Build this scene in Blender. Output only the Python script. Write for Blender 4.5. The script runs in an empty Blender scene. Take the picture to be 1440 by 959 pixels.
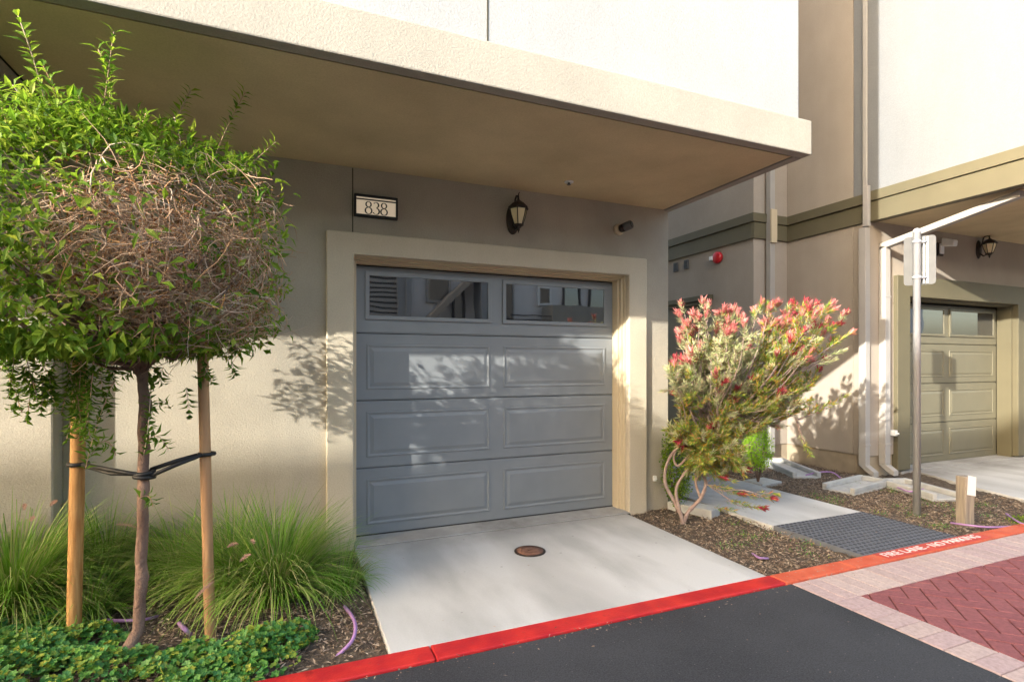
import bpy, bmesh, math, random
import numpy as np
from mathutils import Vector, Matrix
R = math.radians
rnd = random.Random(7); nr = np.random.RandomState(7)
S = bpy.context.scene; C = S.collection

# ------------------------------------------------------------------ camera, sky, sun, exposure
HC, HZ, F, CX = 1.37, 512.0, 747.0, 720.0
YAW = R(22.5); SA, CA = math.sin(YAW), math.cos(YAW)
cd = bpy.data.cameras.new('camera'); cam = bpy.data.objects.new('camera', cd); C.objects.link(cam); S.camera = cam
cd.sensor_fit = 'HORIZONTAL'; cd.sensor_width = 36; cd.lens = 36*F/1440; cd.shift_y = (HZ-479.5)/1440
cd.clip_end = 500; cd.clip_start = .05
cam.location = (0, 0, HC); cam.rotation_euler = (R(90), 0, -YAW)
SUN = Vector((2.11, 1.0, -.718)).normalized()           # travel direction of the light
elev = math.asin(-SUN.z)
w = bpy.data.worlds.new('World'); S.world = w; w.use_nodes = True
sky = w.node_tree.nodes.new('ShaderNodeTexSky'); sky.sky_type = 'NISHITA'; sky.sun_disc = False
sky.sun_elevation = elev; sky.sun_rotation = math.atan2(-SUN.x, -SUN.y)
sky.air_density = 1.0; sky.dust_density = 4.5; sky.ozone_density = .15
bg = w.node_tree.nodes['Background']; bg.inputs[1].default_value = .15
w.node_tree.links.new(sky.outputs[0], bg.inputs[0])
sd = bpy.data.lights.new('sun', 'SUN'); sd.energy = 2.0; sd.angle = R(.55); sd.color = (1, .95, .87)
so = bpy.data.objects.new('sun', sd); C.objects.link(so); so.rotation_euler = SUN.to_track_quat('-Z', 'Y').to_euler()
so.location = (-20, -10, 14)
S.view_settings.view_transform = 'Standard'; S.view_settings.look = 'None'
S.view_settings.exposure = 2.48; S.view_settings.gamma = 1
S.render.engine = 'CYCLES'
S.cycles.max_bounces = 8; S.cycles.diffuse_bounces = 5

def at(px, py, d):
    """photo pixel + distance along the view axis -> world point"""
    t = (px-CX)/F
    return Vector(((SA+t*CA)*d, (CA-t*SA)*d, HC+(HZ-py)/F*d))
def on_ground(px, py, z=0.0):
    return at(px, py, (HC-z)*F/(py-HZ))

# ------------------------------------------------------------------ materials
def nt(name):
    m = bpy.data.materials.new(name); m.use_nodes = True; n = m.node_tree
    return m, n, n.nodes['Principled BSDF']
def mat(name, col, rough=.8, var=.08, scale=6, bump=0, bscale=60, metal=0, spec=.5, col2=None, detail=6, dist=.01, streak=None):
    m, n, b = nt(name); N = n.nodes; L = n.links
    b.inputs['Roughness'].default_value = rough; b.inputs['Metallic'].default_value = metal
    b.inputs['Specular IOR Level'].default_value = spec
    tc = N.new('ShaderNodeTexCoord')
    mp = N.new('ShaderNodeMapping'); L.new(tc.outputs['Object'], mp.inputs[0])
    if streak: mp.inputs['Scale'].default_value = streak
    no = N.new('ShaderNodeTexNoise'); no.inputs['Scale'].default_value = scale; no.inputs['Detail'].default_value = detail
    L.new(mp.outputs[0], no.inputs['Vector'])
    mx = N.new('ShaderNodeMix'); mx.data_type = 'RGBA'
    ra = N.new('ShaderNodeMapRange'); ra.inputs[1].default_value = .3; ra.inputs[2].default_value = .7
    L.new(no.outputs[0], ra.inputs[0]); L.new(ra.outputs[0], mx.inputs[0])
    c2 = col2 or tuple(min(1, c*(1+var)) for c in col); c1 = col if col2 else tuple(c*(1-var) for c in col)
    mx.inputs[6].default_value = (*c1, 1); mx.inputs[7].default_value = (*c2, 1)
    L.new(mx.outputs[2], b.inputs['Base Color'])
    if name.startswith('stucco') or name == 'soffit':
        for sc_, am_, st_ in ((100, .11, (1, 1, 1)), (1.1, .05, (1, 1, 1)), (5, .035, (1, 1, .18))):
            src = b.inputs['Base Color'].links[0].from_socket; m3 = N.new('ShaderNodeMapping'); m3.inputs['Scale'].default_value = st_; L.new(tc.outputs['Object'], m3.inputs[0])
            n3 = N.new('ShaderNodeTexNoise'); n3.inputs['Scale'].default_value = sc_; n3.inputs['Detail'].default_value = 8; n3.inputs['Roughness'].default_value = .65; L.new(m3.outputs[0], n3.inputs['Vector'])
            r3 = N.new('ShaderNodeMapRange'); r3.inputs[1].default_value = .32; r3.inputs[2].default_value = .68; r3.inputs[3].default_value = 1-am_; r3.inputs[4].default_value = 1+am_*.6; L.new(n3.outputs[0], r3.inputs[0])
            x3 = N.new('ShaderNodeMix'); x3.data_type = 'RGBA'; x3.blend_type = 'MULTIPLY'; x3.inputs[0].default_value = 1
            L.new(src, x3.inputs[6]); L.new(r3.outputs[0], x3.inputs[7]); L.new(x3.outputs[2], b.inputs['Base Color'])
    if bump:
        n2 = N.new('ShaderNodeTexNoise'); n2.inputs['Scale'].default_value = bscale; n2.inputs['Detail'].default_value = 7; n2.inputs['Roughness'].default_value = .62
        L.new(tc.outputs['Object'], n2.inputs['Vector'])
        bp = N.new('ShaderNodeBump'); bp.inputs['Strength'].default_value = bump; bp.inputs['Distance'].default_value = dist
        L.new(n2.outputs[0], bp.inputs['Height']); L.new(bp.outputs[0], b.inputs['Normal'])
    return m
def island(name, cols, rough=.7, trans=0.0, spec=.3):
    """material whose colour varies from one leaf / chip / brick to the next"""
    m, n, b = nt(name); N = n.nodes; L = n.links
    g = N.new('ShaderNodeNewGeometry'); r = N.new('ShaderNodeValToRGB'); e = r.color_ramp.elements
    for i, c in enumerate(cols):
        p = i/(len(cols)-1)
        el = e[i] if i < 2 else e.new(p)
        el.position = p; 
    for i, el in enumerate(sorted(e, key=lambda q: q.position)): el.color = (*cols[i], 1)
    L.new(g.outputs['Random Per Island'], r.inputs[0]); L.new(r.outputs[0], b.inputs['Base Color'])
    b.inputs['Roughness'].default_value = rough; b.inputs['Specular IOR Level'].default_value = spec
    if trans:
        t = N.new('ShaderNodeBsdfTranslucent'); mx = N.new('ShaderNodeMixShader'); mx.inputs[0].default_value = trans
        L.new(r.outputs[0], t.inputs[0]); L.new(b.outputs[0], mx.inputs[1]); L.new(t.outputs[0], mx.inputs[2])
        L.new(mx.outputs[0], N['Material Output'].inputs[0])
    return m, n, b
def isl(*a, **k): return island(*a, **k)[0]

M = {}
M['stucco_tan'] = mat('stucco_tan', (.39, .35, .275), .95, .07, 2.2, .55, 90, spec=.2, dist=.006)
M['stucco_cream'] = mat('stucco_cream', (.335, .315, .27), .95, .05, 2.5, .55, 90, spec=.2, dist=.006)
M['stucco_white'] = mat('stucco_white', (.325, .335, .338), .95, .04, 1.2, .5, 90, spec=.2, dist=.006)
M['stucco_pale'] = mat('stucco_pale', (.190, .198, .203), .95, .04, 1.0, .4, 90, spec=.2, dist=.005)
M['stucco_facing'] = mat('stucco_facing', (.74, .72, .70), .9, .04, 1.0, .3, 90, spec=.2, dist=.004)
M['stucco_surround'] = mat('stucco_surround', (.52, .46, .345), .95, .05, 2.5, .6, 100, spec=.2, dist=.005)
M['stucco_taupe'] = mat('stucco_taupe', (.37, .32, .262), .95, .05, 2, .4, 160, spec=.2, dist=.005)
M['stucco_grey'] = mat('stucco_grey', (.52, .52, .52), .9, .05, 2, .3, 90, spec=.2, dist=.005)
M['soffit'] = mat('soffit', (.56, .47, .30), .95, .14, 1.6, .45, 120, spec=.15, dist=.004)
M['cream_paint'] = mat('cream_paint', (.55, .46, .31), .6, .03, 4, spec=.4)
M['olive_paint'] = mat('olive_paint', (.118, .104, .062), .6, .05, 4, spec=.35)
M['door_grey'] = mat('door_grey', (.225, .24, .245), .45, .05, 5, .12, 240, spec=.4, dist=.002)
M['door_olive'] = mat('door_olive', (.15, .138, .092), .5, .05, 5, spec=.4)
M['dark_metal'] = mat('dark_metal', (.035, .025, .018), .5, .2, 20, metal=.3)
M['black'] = mat('black', (.012, .012, .012), .6, .2, 20)
M['joint'] = mat('joint', (.05, .045, .03), .9, .2, 20)
M['white_paint'] = mat('white_paint', (.36, .34, .31), .5, .05, 6)
M['white_plastic'] = mat('white_plastic', (.75, .75, .72), .4, .03, 6)
M['galvanised'] = mat('galvanised', (.42, .43, .44), .45, .12, 30, metal=.35, streak=(1, 1, .15))
M['sign_back'] = mat('sign_back', (.095, .096, .094), .7, .08, 12, metal=0)
M['concrete_block'] = mat('concrete_block', (.42, .42, .40), .95, .12, 9, .5, 120, dist=.004)
M['foundation'] = mat('foundation', (.33, .27, .19), .95, .15, 6, .5, 60, dist=.006)
M['rust'] = mat('rust', (.12, .055, .035), .8, .3, 30, .5, 90, col2=(.2, .10, .065), dist=.004)
M['purple'] = mat('purple', (.36, .20, .42), .5, .12, 12)
M['stake_wood'] = mat('stake_wood', (.36, .19, .085), .75, .3, 7, .5, 40, streak=(6, 6, .5), col2=(.52, .30, .14), dist=.004)
M['stake_orange'] = mat('stake_orange', (.34, .15, .035), .7, .3, 11, .5, 40, streak=(6, 6, .5), col2=(.60, .34, .12), dist=.008)
M['old_wood'] = mat('old_wood', (.17, .15, .125), .85, .3, 7, .5, 40, streak=(6, 6, .5), col2=(.34, .28, .21), dist=.004)
M['bark'] = mat('bark', (.13, .075, .05), .9, .3, 14, 1.0, 55, col2=(.29, .19, .14), dist=.012, streak=(1, 1, .5))
M['bark_pink'] = mat('bark_pink', (.26, .18, .15), .85, .3, 22, .6, 60, col2=(.42, .32, .28), dist=.006)
M['sign_face'] = mat('sign_face', (.88, .76, .60), .5, .06, 9)
M['red_plastic'] = mat('red_plastic', (.55, .015, .02), .35, .05, 9)
M['white_mark'] = mat('white_mark', (.72, .68, .66), .8, .1, 30, .4, 90, dist=.002)
nn = M['sign_face'].node_tree.nodes['Principled BSDF']; nn.inputs['Emission Color'].default_value = (1, .80, .56, 1); nn.inputs['Emission Strength'].default_value = .055   # the plaque is a lit address sign
M['opal'] = mat('opal', (.85, .74, .45), .25, .08, 12)
# concrete with tyre marks and faint stains
def concrete(name, base, dark):
    m, n, b = nt(name); N = n.nodes; L = n.links
    tc = N.new('ShaderNodeTexCoord'); mp = N.new('ShaderNodeMapping'); mp.inputs['Scale'].default_value = (1.6, .55, 1)
    L.new(tc.outputs['Object'], mp.inputs[0])
    a = N.new('ShaderNodeTexNoise'); a.inputs['Scale'].default_value = 1.7; a.inputs['Detail'].default_value = 5
    L.new(mp.outputs[0], a.inputs['Vector'])
    r = N.new('ShaderNodeValToRGB'); r.color_ramp.elements[0].position = .33; r.color_ramp.elements[1].position = .56
    r.color_ramp.elements[0].color = (*dark, 1); r.color_ramp.elements[1].color = (*base, 1)
    L.new(a.outputs[0], r.inputs[0])
    f = N.new('ShaderNodeTexNoise'); f.inputs['Scale'].default_value = 90; f.inputs['Detail'].default_value = 6; L.new(tc.outputs['Object'], f.inputs['Vector'])
    mr = N.new('ShaderNodeMapRange'); mr.inputs[3].default_value = .90; mr.inputs[4].default_value = 1.06; L.new(f.outputs[0], mr.inputs[0])
    mx = N.new('ShaderNodeMix'); mx.data_type = 'RGBA'; mx.blend_type = 'MULTIPLY'; mx.inputs[0].default_value = 1
    L.new(r.outputs[0], mx.inputs[6]); L.new(mr.outputs[0], mx.inputs[7])
    s = N.new('ShaderNodeTexVoronoi'); s.inputs['Scale'].default_value = 5; L.new(tc.outputs['Object'], s.inputs['Vector'])
    ms = N.new('ShaderNodeMapRange'); ms.inputs[1].default_value = .045; ms.inputs[2].default_value = .055; ms.inputs[3].default_value = .45; ms.inputs[4].default_value = 1
    L.new(s.outputs['Distance'], ms.inputs[0])
    m2 = N.new('ShaderNodeMix'); m2.data_type = 'RGBA'; m2.blend_type = 'MULTIPLY'; m2.inputs[0].default_value = .5
    L.new(mx.outputs[2], m2.inputs[6]); L.new(ms.outputs[0], m2.inputs[7])
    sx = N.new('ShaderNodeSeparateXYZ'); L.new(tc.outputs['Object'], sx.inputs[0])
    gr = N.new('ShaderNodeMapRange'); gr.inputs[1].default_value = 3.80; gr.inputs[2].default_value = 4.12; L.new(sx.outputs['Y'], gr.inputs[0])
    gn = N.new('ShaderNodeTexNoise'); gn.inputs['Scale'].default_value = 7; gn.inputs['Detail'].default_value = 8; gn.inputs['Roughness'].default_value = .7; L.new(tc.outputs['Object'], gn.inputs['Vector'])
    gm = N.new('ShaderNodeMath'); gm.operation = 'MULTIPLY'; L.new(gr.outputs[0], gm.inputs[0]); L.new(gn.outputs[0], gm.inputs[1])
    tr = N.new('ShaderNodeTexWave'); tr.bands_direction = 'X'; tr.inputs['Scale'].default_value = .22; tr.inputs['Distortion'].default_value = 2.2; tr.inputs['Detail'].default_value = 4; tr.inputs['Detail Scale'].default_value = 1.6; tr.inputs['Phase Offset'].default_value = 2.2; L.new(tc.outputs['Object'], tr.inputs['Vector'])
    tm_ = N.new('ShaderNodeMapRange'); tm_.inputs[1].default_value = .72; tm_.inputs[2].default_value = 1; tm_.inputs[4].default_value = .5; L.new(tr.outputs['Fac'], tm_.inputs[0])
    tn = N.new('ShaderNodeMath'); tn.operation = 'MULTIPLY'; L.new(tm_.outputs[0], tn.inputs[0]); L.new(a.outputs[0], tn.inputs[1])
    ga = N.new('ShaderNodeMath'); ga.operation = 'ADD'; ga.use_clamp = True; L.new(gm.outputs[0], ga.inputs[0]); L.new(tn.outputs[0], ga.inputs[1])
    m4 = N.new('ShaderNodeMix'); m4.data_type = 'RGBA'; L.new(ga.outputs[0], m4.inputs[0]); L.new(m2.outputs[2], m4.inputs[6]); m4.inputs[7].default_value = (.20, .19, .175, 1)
    L.new(m4.outputs[2], b.inputs['Base Color']); b.inputs['Roughness'].default_value = .85
    bp = N.new('ShaderNodeBump'); bp.inputs['Strength'].default_value = .3; bp.inputs['Distance'].default_value = .003
    L.new(f.outputs[0], bp.inputs['Height']); L.new(bp.outputs[0], b.inputs['Normal'])
    return m
M['concrete'] = concrete('concrete', (.54, .54, .525), (.40, .40, .385))
def asphalt():
    m, n, b = nt('asphalt'); N = n.nodes; L = n.links
    tc = N.new('ShaderNodeTexCoord')
    a = N.new('ShaderNodeTexNoise'); a.inputs['Scale'].default_value = 150; a.inputs['Detail'].default_value = 3; L.new(tc.outputs['Object'], a.inputs['Vector'])
    c = N.new('ShaderNodeTexNoise'); c.inputs['Scale'].default_value = 1.3; c.inputs['Detail'].default_value = 7; L.new(tc.outputs['Object'], c.inputs['Vector'])
    ad = N.new('ShaderNodeMath'); ad.operation = 'MULTIPLY_ADD'; ad.inputs[1].default_value = .42; L.new(c.outputs[0], ad.inputs[0]); 
    k = N.new('ShaderNodeMath'); k.operation = 'MULTIPLY'; k.inputs[1].default_value = .6; L.new(a.outputs[0], k.inputs[0]); L.new(k.outputs[0], ad.inputs[2])
    r = N.new('ShaderNodeValToRGB'); r.color_ramp.elements[0].position = .36; r.color_ramp.elements[1].position = .64
    r.color_ramp.elements[0].color = (.015, .017, .021, 1); r.color_ramp.elements[1].color = (.052, .055, .062, 1)
    L.new(ad.outputs[0], r.inputs[0])
    v = N.new('ShaderNodeTexVoronoi'); v.inputs['Scale'].default_value = 22; L.new(tc.outputs['Object'], v.inputs['Vector'])
    mr = N.new('ShaderNodeMapRange'); mr.inputs[1].default_value = .05; mr.inputs[2].default_value = .075; mr.inputs[3].default_value = 1; mr.inputs[4].default_value = 0
    L.new(v.outputs['Distance'], mr.inputs[0])
    mx = N.new('ShaderNodeMix'); mx.data_type = 'RGBA'; mk = N.new('ShaderNodeMath'); mk.operation = 'MULTIPLY'; mk.inputs[1].default_value = .5
    L.new(mr.outputs[0], mk.inputs[0]); L.new(mk.outputs[0], mx.inputs[0]); L.new(r.outputs[0], mx.inputs[6]); mx.inputs[7].default_value = (.2, .19, .18, 1)
    L.new(mx.outputs[2], b.inputs['Base Color']); b.inputs['Roughness'].default_value = .8
    bp = N.new('ShaderNodeBump'); bp.inputs['Strength'].default_value = .6; bp.inputs['Distance'].default_value = .004
    L.new(a.outputs[0], bp.inputs['Height']); L.new(bp.outputs[0], b.inputs['Normal'])
    return m
M['asphalt'] = asphalt()
M['soil'] = mat('soil', (.05, .036, .025), .95, .3, 25, .9, 60, col2=(.15, .115, .08), dist=.02)
M['earth'] = mat('earth', (.10, .085, .06), .95, .3, 2)
def worn(name, c1, c2, under, thr, rough):
    """kerb paint: two tones, rubbed through to the concrete in small chips, dirty smears"""
    m, n, b = nt(name); N = n.nodes; L = n.links; tc = N.new('ShaderNodeTexCoord')
    def noise(sc, det, ro=.5):
        q = N.new('ShaderNodeTexNoise'); q.inputs['Scale'].default_value = sc; q.inputs['Detail'].default_value = det; q.inputs['Roughness'].default_value = ro
        L.new(tc.outputs['Object'], q.inputs['Vector']); return q.outputs[0]
    def rng(v, a, b_): q = N.new('ShaderNodeMapRange'); q.inputs[1].default_value = a; q.inputs[2].default_value = b_; L.new(v, q.inputs[0]); return q.outputs[0]
    def mix(f, A_, B_):
        q = N.new('ShaderNodeMix'); q.data_type = 'RGBA'; L.new(f, q.inputs[0])
        for k_, v in ((6, A_), (7, B_)):
            if isinstance(v, tuple): q.inputs[k_].default_value = (*v, 1)
            else: L.new(v, q.inputs[k_])
        return q.outputs[2]
    c = mix(rng(noise(7, 6), .35, .65), c1, c2)
    c = mix(rng(noise(3.1, 8, .7), .60, .72), c, tuple(q*.5 for q in c1))
    c = mix(rng(noise(38, 9, .7), thr, thr+.025), c, under)
    L.new(c, b.inputs['Base Color']); b.inputs['Roughness'].default_value = rough
    bp = N.new('ShaderNodeBump'); bp.inputs['Strength'].default_value = .6; bp.inputs['Distance'].default_value = .004
    L.new(noise(90, 6), bp.inputs['Height']); L.new(bp.outputs[0], b.inputs['Normal']); return m
M['kerb_red'] = worn('kerb_red', (.40, .010, .018), (.58, .028, .022), (.22, .07, .06), .635, .5)
M['kerb_orange'] = worn('kerb_orange', (.50, .075, .03), (.60, .13, .06), (.38, .24, .18), .60, .8)
M['kerb_orange_plain'] = mat('kerb_orange', (.62, .10, .045), .75, .2, 12, .5, 110, col2=(.72, .17, .08), dist=.004)
M['kerb_patch'] = mat('kerb_patch', (.42, .05, .035), .8, .2, 12, .4, 110, col2=(.55, .08, .05), dist=.004)
M['mat_grey'] = mat('mat_grey', (.115, .125, .145), .7, .12, 8, .2, 80, dist=.003)
M['mat_dome'] = mat('mat_dome', (.045, .05, .062), .8, .12, 8)
M['jointsand'] = mat('jointsand', (.055, .04, .035), .95, .2, 40)
def grain(n, b, amt=.25, sc=45):
    src = b.inputs['Base Color'].links[0].from_socket; tc = n.nodes.new('ShaderNodeTexCoord')
    no = n.nodes.new('ShaderNodeTexNoise'); no.inputs['Scale'].default_value = sc; no.inputs['Detail'].default_value = 8; no.inputs['Roughness'].default_value = .7; n.links.new(tc.outputs['Object'], no.inputs['Vector'])
    mr = n.nodes.new('ShaderNodeMapRange'); mr.inputs[1].default_value = .3; mr.inputs[2].default_value = .7; mr.inputs[3].default_value = 1-amt; mr.inputs[4].default_value = 1+amt; n.links.new(no.outputs[0], mr.inputs[0])
    mx = n.nodes.new('ShaderNodeMix'); mx.data_type = 'RGBA'; mx.blend_type = 'MULTIPLY'; mx.inputs[0].default_value = 1
    n.links.new(src, mx.inputs[6]); n.links.new(mr.outputs[0], mx.inputs[7]); n.links.new(mx.outputs[2], b.inputs['Base Color'])
def addbump(n, b, sc=110, st=.5, d=.004):
    no = n.nodes.new('ShaderNodeTexNoise'); no.inputs['Scale'].default_value = sc
    tc = n.nodes.new('ShaderNodeTexCoord'); n.links.new(tc.outputs['Object'], no.inputs['Vector'])
    bp = n.nodes.new('ShaderNodeBump'); bp.inputs['Strength'].default_value = st; bp.inputs['Distance'].default_value = d
    n.links.new(no.outputs[0], bp.inputs['Height']); n.links.new(bp.outputs[0], b.inputs['Normal'])
m, n, b = island('brick_red', [(.21, .07, .075), (.25, .088, .09), (.23, .078, .083), (.27, .10, .10)], .85); addbump(n, b); grain(n, b); M['brick_red'] = m
m, n, b = island('paver_pink', [(.40, .30, .28), (.46, .36, .33), (.43, .32, .31), (.50, .40, .36)], .85); addbump(n, b); grain(n, b, .2); M['paver_pink'] = m
M['mulch'] = isl('mulch', [(.07, .045, .03), (.22, .15, .10), (.36, .27, .19), (.13, .085, .055), (.50, .41, .31), (.18, .11, .07)], .9)
M['leaf_green'] = isl('leaf_green', [(.07, .16, .012), (.15, .27, .02), (.26, .38, .03), (.11, .22, .015), (.38, .46, .06)], .5, .55)
M['leaf_vine'] = isl('leaf_vine', [(.05, .13, .01), (.14, .25, .02), (.09, .19, .02), (.20, .30, .03)], .5, .4)
M['leaf_grass'] = isl('leaf_grass', [(.10, .24, .02), (.20, .40, .04), (.15, .33, .03), (.30, .48, .07), (.44, .50, .18), (.12, .26, .03), (.52, .45, .22), (.22, .42, .05)], .5, .3)
M['leaf_cover'] = isl('leaf_cover', [(.04, .15, .03), (.09, .26, .04), (.06, .20, .06), (.16, .33, .04), (.10, .27, .08), (.34, .36, .04), (.07, .22, .04)], .55, .25)
M['twig'] = isl('twig', [(.32, .20, .11), (.58, .39, .25), (.44, .26, .16), (.68, .52, .38), (.26, .17, .11), (.62, .33, .14)], .85)
M['deadleaf'] = isl('deadleaf', [(.30, .13, .04), (.22, .10, .05), (.40, .20, .08)], .8, .3)
M['cone_green'] = isl('cone_green', [(.13, .24, .03), (.25, .38, .05), (.18, .30, .04), (.42, .46, .08), (.62, .36, .05), (.32, .38, .13), (.15, .28, .05), (.58, .22, .10), (.22, .34, .05), (.50, .42, .08)], .6, .3)
M['cone_pale'] = isl('cone_pale', [(.42, .46, .25), (.55, .54, .32), (.36, .44, .17), (.60, .42, .30)], .6, .3)
M['cone_red'] = isl('cone_red', [(.52, .13, .12), (.66, .26, .23), (.58, .17, .17), (.72, .38, .32)], .55, .35)
M['cone_deep'] = isl('cone_deep', [(.30, .03, .045), (.42, .07, .08), (.36, .045, .06)], .55, .3)
M['hedge'] = isl('hedge', [(.22, .46, .02), (.42, .62, .04), (.30, .55, .03)], .5, .4)
M['plume'] = isl('plume', [(.55, .33, .27), (.62, .44, .34), (.48, .27, .24)], .8, .4)
def glass(name, col, ior):
    m, n, b = nt(name); b.inputs['Base Color'].default_value = (*col, 1); b.inputs['Roughness'].default_value = .02
    b.inputs['IOR'].default_value = ior; addbump(n, b, 2.0, .05, .02); return m
M['pane'] = glass('pane', (.012, .014, .017), 2.6)

# ------------------------------------------------------------------ mesh builder
class MB:
    def __init__(s): s.v = []; s.f = []; s.sm = []
    def add(s, vs, fs, smooth=False):
        o = len(s.v); s.v += [tuple(v) for v in vs]; s.f += [tuple(i+o for i in f) for f in fs]; s.sm += [smooth]*len(fs); return s
    def box(s, x0, x1, y0, y1, z0, z1):
        return s.add([(x, y, z) for z in (z0, z1) for y in (y0, y1) for x in (x0, x1)],
                     [(0, 2, 3, 1), (4, 5, 7, 6), (0, 1, 5, 4), (2, 6, 7, 3), (0, 4, 6, 2), (1, 3, 7, 5)])
    def prism(s, poly, a, b, ax='y'):
        """poly in the plane perpendicular to ax, swept from a to b"""
        def P(p, q):
            return (p[0], q, p[1]) if ax == 'y' else ((q, p[0], p[1]) if ax == 'x' else (p[0], p[1], q))
        k = len(poly); vs = [P(p, a) for p in poly]+[P(p, b) for p in poly]
        fs = [tuple(range(k)), tuple(range(2*k-1, k-1, -1))]+[(i, i+k, (i+1) % k+k, (i+1) % k) for i in range(k)]
        return s.add(vs, fs)
    def tube(s, pts, rad, n=8, cap=True, smooth=True):
        pts = [Vector(p) for p in pts]; k = len(pts)
        if not hasattr(rad, '__len__'): rad = [rad]*k
        t0 = (pts[1]-pts[0]).normalized(); u = t0.orthogonal().normalized(); vs = []
        for i, p in enumerate(pts):
            t = (pts[min(i+1, k-1)]-pts[max(i-1, 0)]).normalized()
            u = (u-t*u.dot(t)).normalized(); w_ = t.cross(u)
            for j in range(n):
                a = 2*math.pi*j/n; vs.append(p+(u*math.cos(a)+w_*math.sin(a))*rad[i])
        fs = [(i*n+j, i*n+(j+1) % n, (i+1)*n+(j+1) % n, (i+1)*n+j) for i in range(k-1) for j in range(n)]
        s.add(vs, fs, smooth)
        if cap:
            s.f.append(tuple(len(s.v)-len(vs)+j for j in reversed(range(n)))); s.sm.append(False)
            s.f.append(tuple(len(s.v)-n+j for j in range(n))); s.sm.append(False)
        return s
    def lathe(s, prof, o=(0, 0, 0), n=20, axis=(0, 0, 1), smooth=True, sx=1):
        q = Vector((0, 0, 1)).rotation_difference(Vector(axis)); o = Vector(o); vs = []
        for r, z in prof:
            for j in range(n):
                a = 2*math.pi*j/n; vs.append(o+q @ Vector((r*math.cos(a)*sx, r*math.sin(a), z)))
        k = len(prof)
        s.add(vs, [(i*n+j, i*n+(j+1) % n, (i+1)*n+(j+1) % n, (i+1)*n+j) for i in range(k-1) for j in range(n)], smooth)
        b0 = len(s.v)-len(vs); s.f.append(tuple(b0+j for j in reversed(range(n)))); s.sm.append(False)
        s.f.append(tuple(len(s.v)-n+j for j in range(n))); s.sm.append(False)
        return s
    def build(s, name, m, parent=None, bevel=0, loc=None):
        me = bpy.data.meshes.new(name); me.from_pydata([tuple(v) for v in s.v], [], s.f)
        me.polygons.foreach_set('use_smooth', s.sm); me.materials.append(m)
        bm = bmesh.new(); bm.from_mesh(me); bmesh.ops.recalc_face_normals(bm, faces=bm.faces); bm.to_mesh(me); bm.free()
        o = bpy.data.objects.new(name, me); C.objects.link(o)
        if parent: o.parent = parent
        if loc: o.location = loc
        if bevel:
            bv = o.modifiers.new('bevel', 'BEVEL'); bv.width = bevel; bv.segments = 2; bv.limit_method = 'ANGLE'; bv.angle_limit = R(40)
        return o
def tag(o, label, cat, group=None, kind=None):
    o['label'] = label; o['category'] = cat
    if group: o['group'] = group
    if kind: o['kind'] = kind
    return o
def thing(name, loc, label, cat, group=None, rz=0):
    o = bpy.data.objects.new(name, None); C.objects.link(o); o.location = loc; o.rotation_euler = (0, 0, rz); o.empty_display_size = .1
    return tag(o, label, cat, group)
def struct(mb, name, m, bevel=0):
    o = mb.build(name, m, None, bevel); o['kind'] = 'structure'; return o
def npmesh(name, V, Fc, m, parent=None, smooth=False, loc=None):
    """V (n,3), Fc (k,3|4) numpy -> object"""
    me = bpy.data.meshes.new(name); q = Fc.shape[1]
    me.vertices.add(len(V)); me.vertices.foreach_set('co', V.astype(np.float32).ravel())
    me.loops.add(Fc.size); me.loops.foreach_set('vertex_index', Fc.astype(np.int32).ravel())
    me.polygons.add(len(Fc)); me.polygons.foreach_set('loop_start', np.arange(0, Fc.size, q, dtype=np.int32))
    me.polygons.foreach_set('use_smooth', np.full(len(Fc), smooth)); me.materials.append(m)
    me.update(calc_edges=True); me.validate()
    o = bpy.data.objects.new(name, me); C.objects.link(o)
    if parent: o.parent = parent
    if loc: o.location = loc
    return o
def unit(a): return a/np.maximum(np.linalg.norm(a, axis=1, keepdims=True), 1e-9)
def leaf_mesh(P, D, U, L, W, fold=.25, droop=.15):
    """folded leaves: base P, direction D, up U, length L, width W"""
    P = np.asarray(P, float); D = unit(np.asarray(D, float)); U = np.asarray(U, float)
    S_ = unit(np.cross(D, U)); U = np.cross(S_, D); L = np.asarray(L)[:, None]; W = np.asarray(W)[:, None]
    c = P+D*L*.45; t = P+D*L-U*L*droop
    l = c+S_*W*.5+U*W*fold; r = c-S_*W*.5+U*W*fold
    V = np.stack([P, c, l, r, t], 1).reshape(-1, 3); n_ = len(P)
    f = np.array([[0, 3, 1], [0, 1, 2], [1, 3, 4], [1, 4, 2]])
    return V, (f[None]+np.arange(n_)[:, None, None]*5).reshape(-1, 3)
def ribbons(paths, rad, sides=3):
    """paths (n,k,3) thin tubes with radii (n,k)"""
    n_, k, _ = paths.shape
    T = np.gradient(paths, axis=1); T /= np.maximum(np.linalg.norm(T, axis=2, keepdims=True), 1e-9)
    ref = np.tile(np.array([.31, .42, .85]), (n_, k, 1)); A = np.cross(T, ref); A /= np.maximum(np.linalg.norm(A, axis=2, keepdims=True), 1e-9)
    B = np.cross(T, A); rings = []
    for j in range(sides):
        a = 2*math.pi*j/sides; rings.append(paths+(A*math.cos(a)+B*math.sin(a))*rad[..., None])
    V = np.stack(rings, 2).reshape(-1, 3); fs = []
    for i in range(k-1):
        for j in range(sides):
            fs.append([i*sides+j, i*sides+(j+1) % sides, (i+1)*sides+(j+1) % sides, (i+1)*sides+j])
    Fc = (np.array(fs)[None]+np.arange(n_)[:, None, None]*k*sides).reshape(-1, 4)
    return V, Fc
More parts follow.
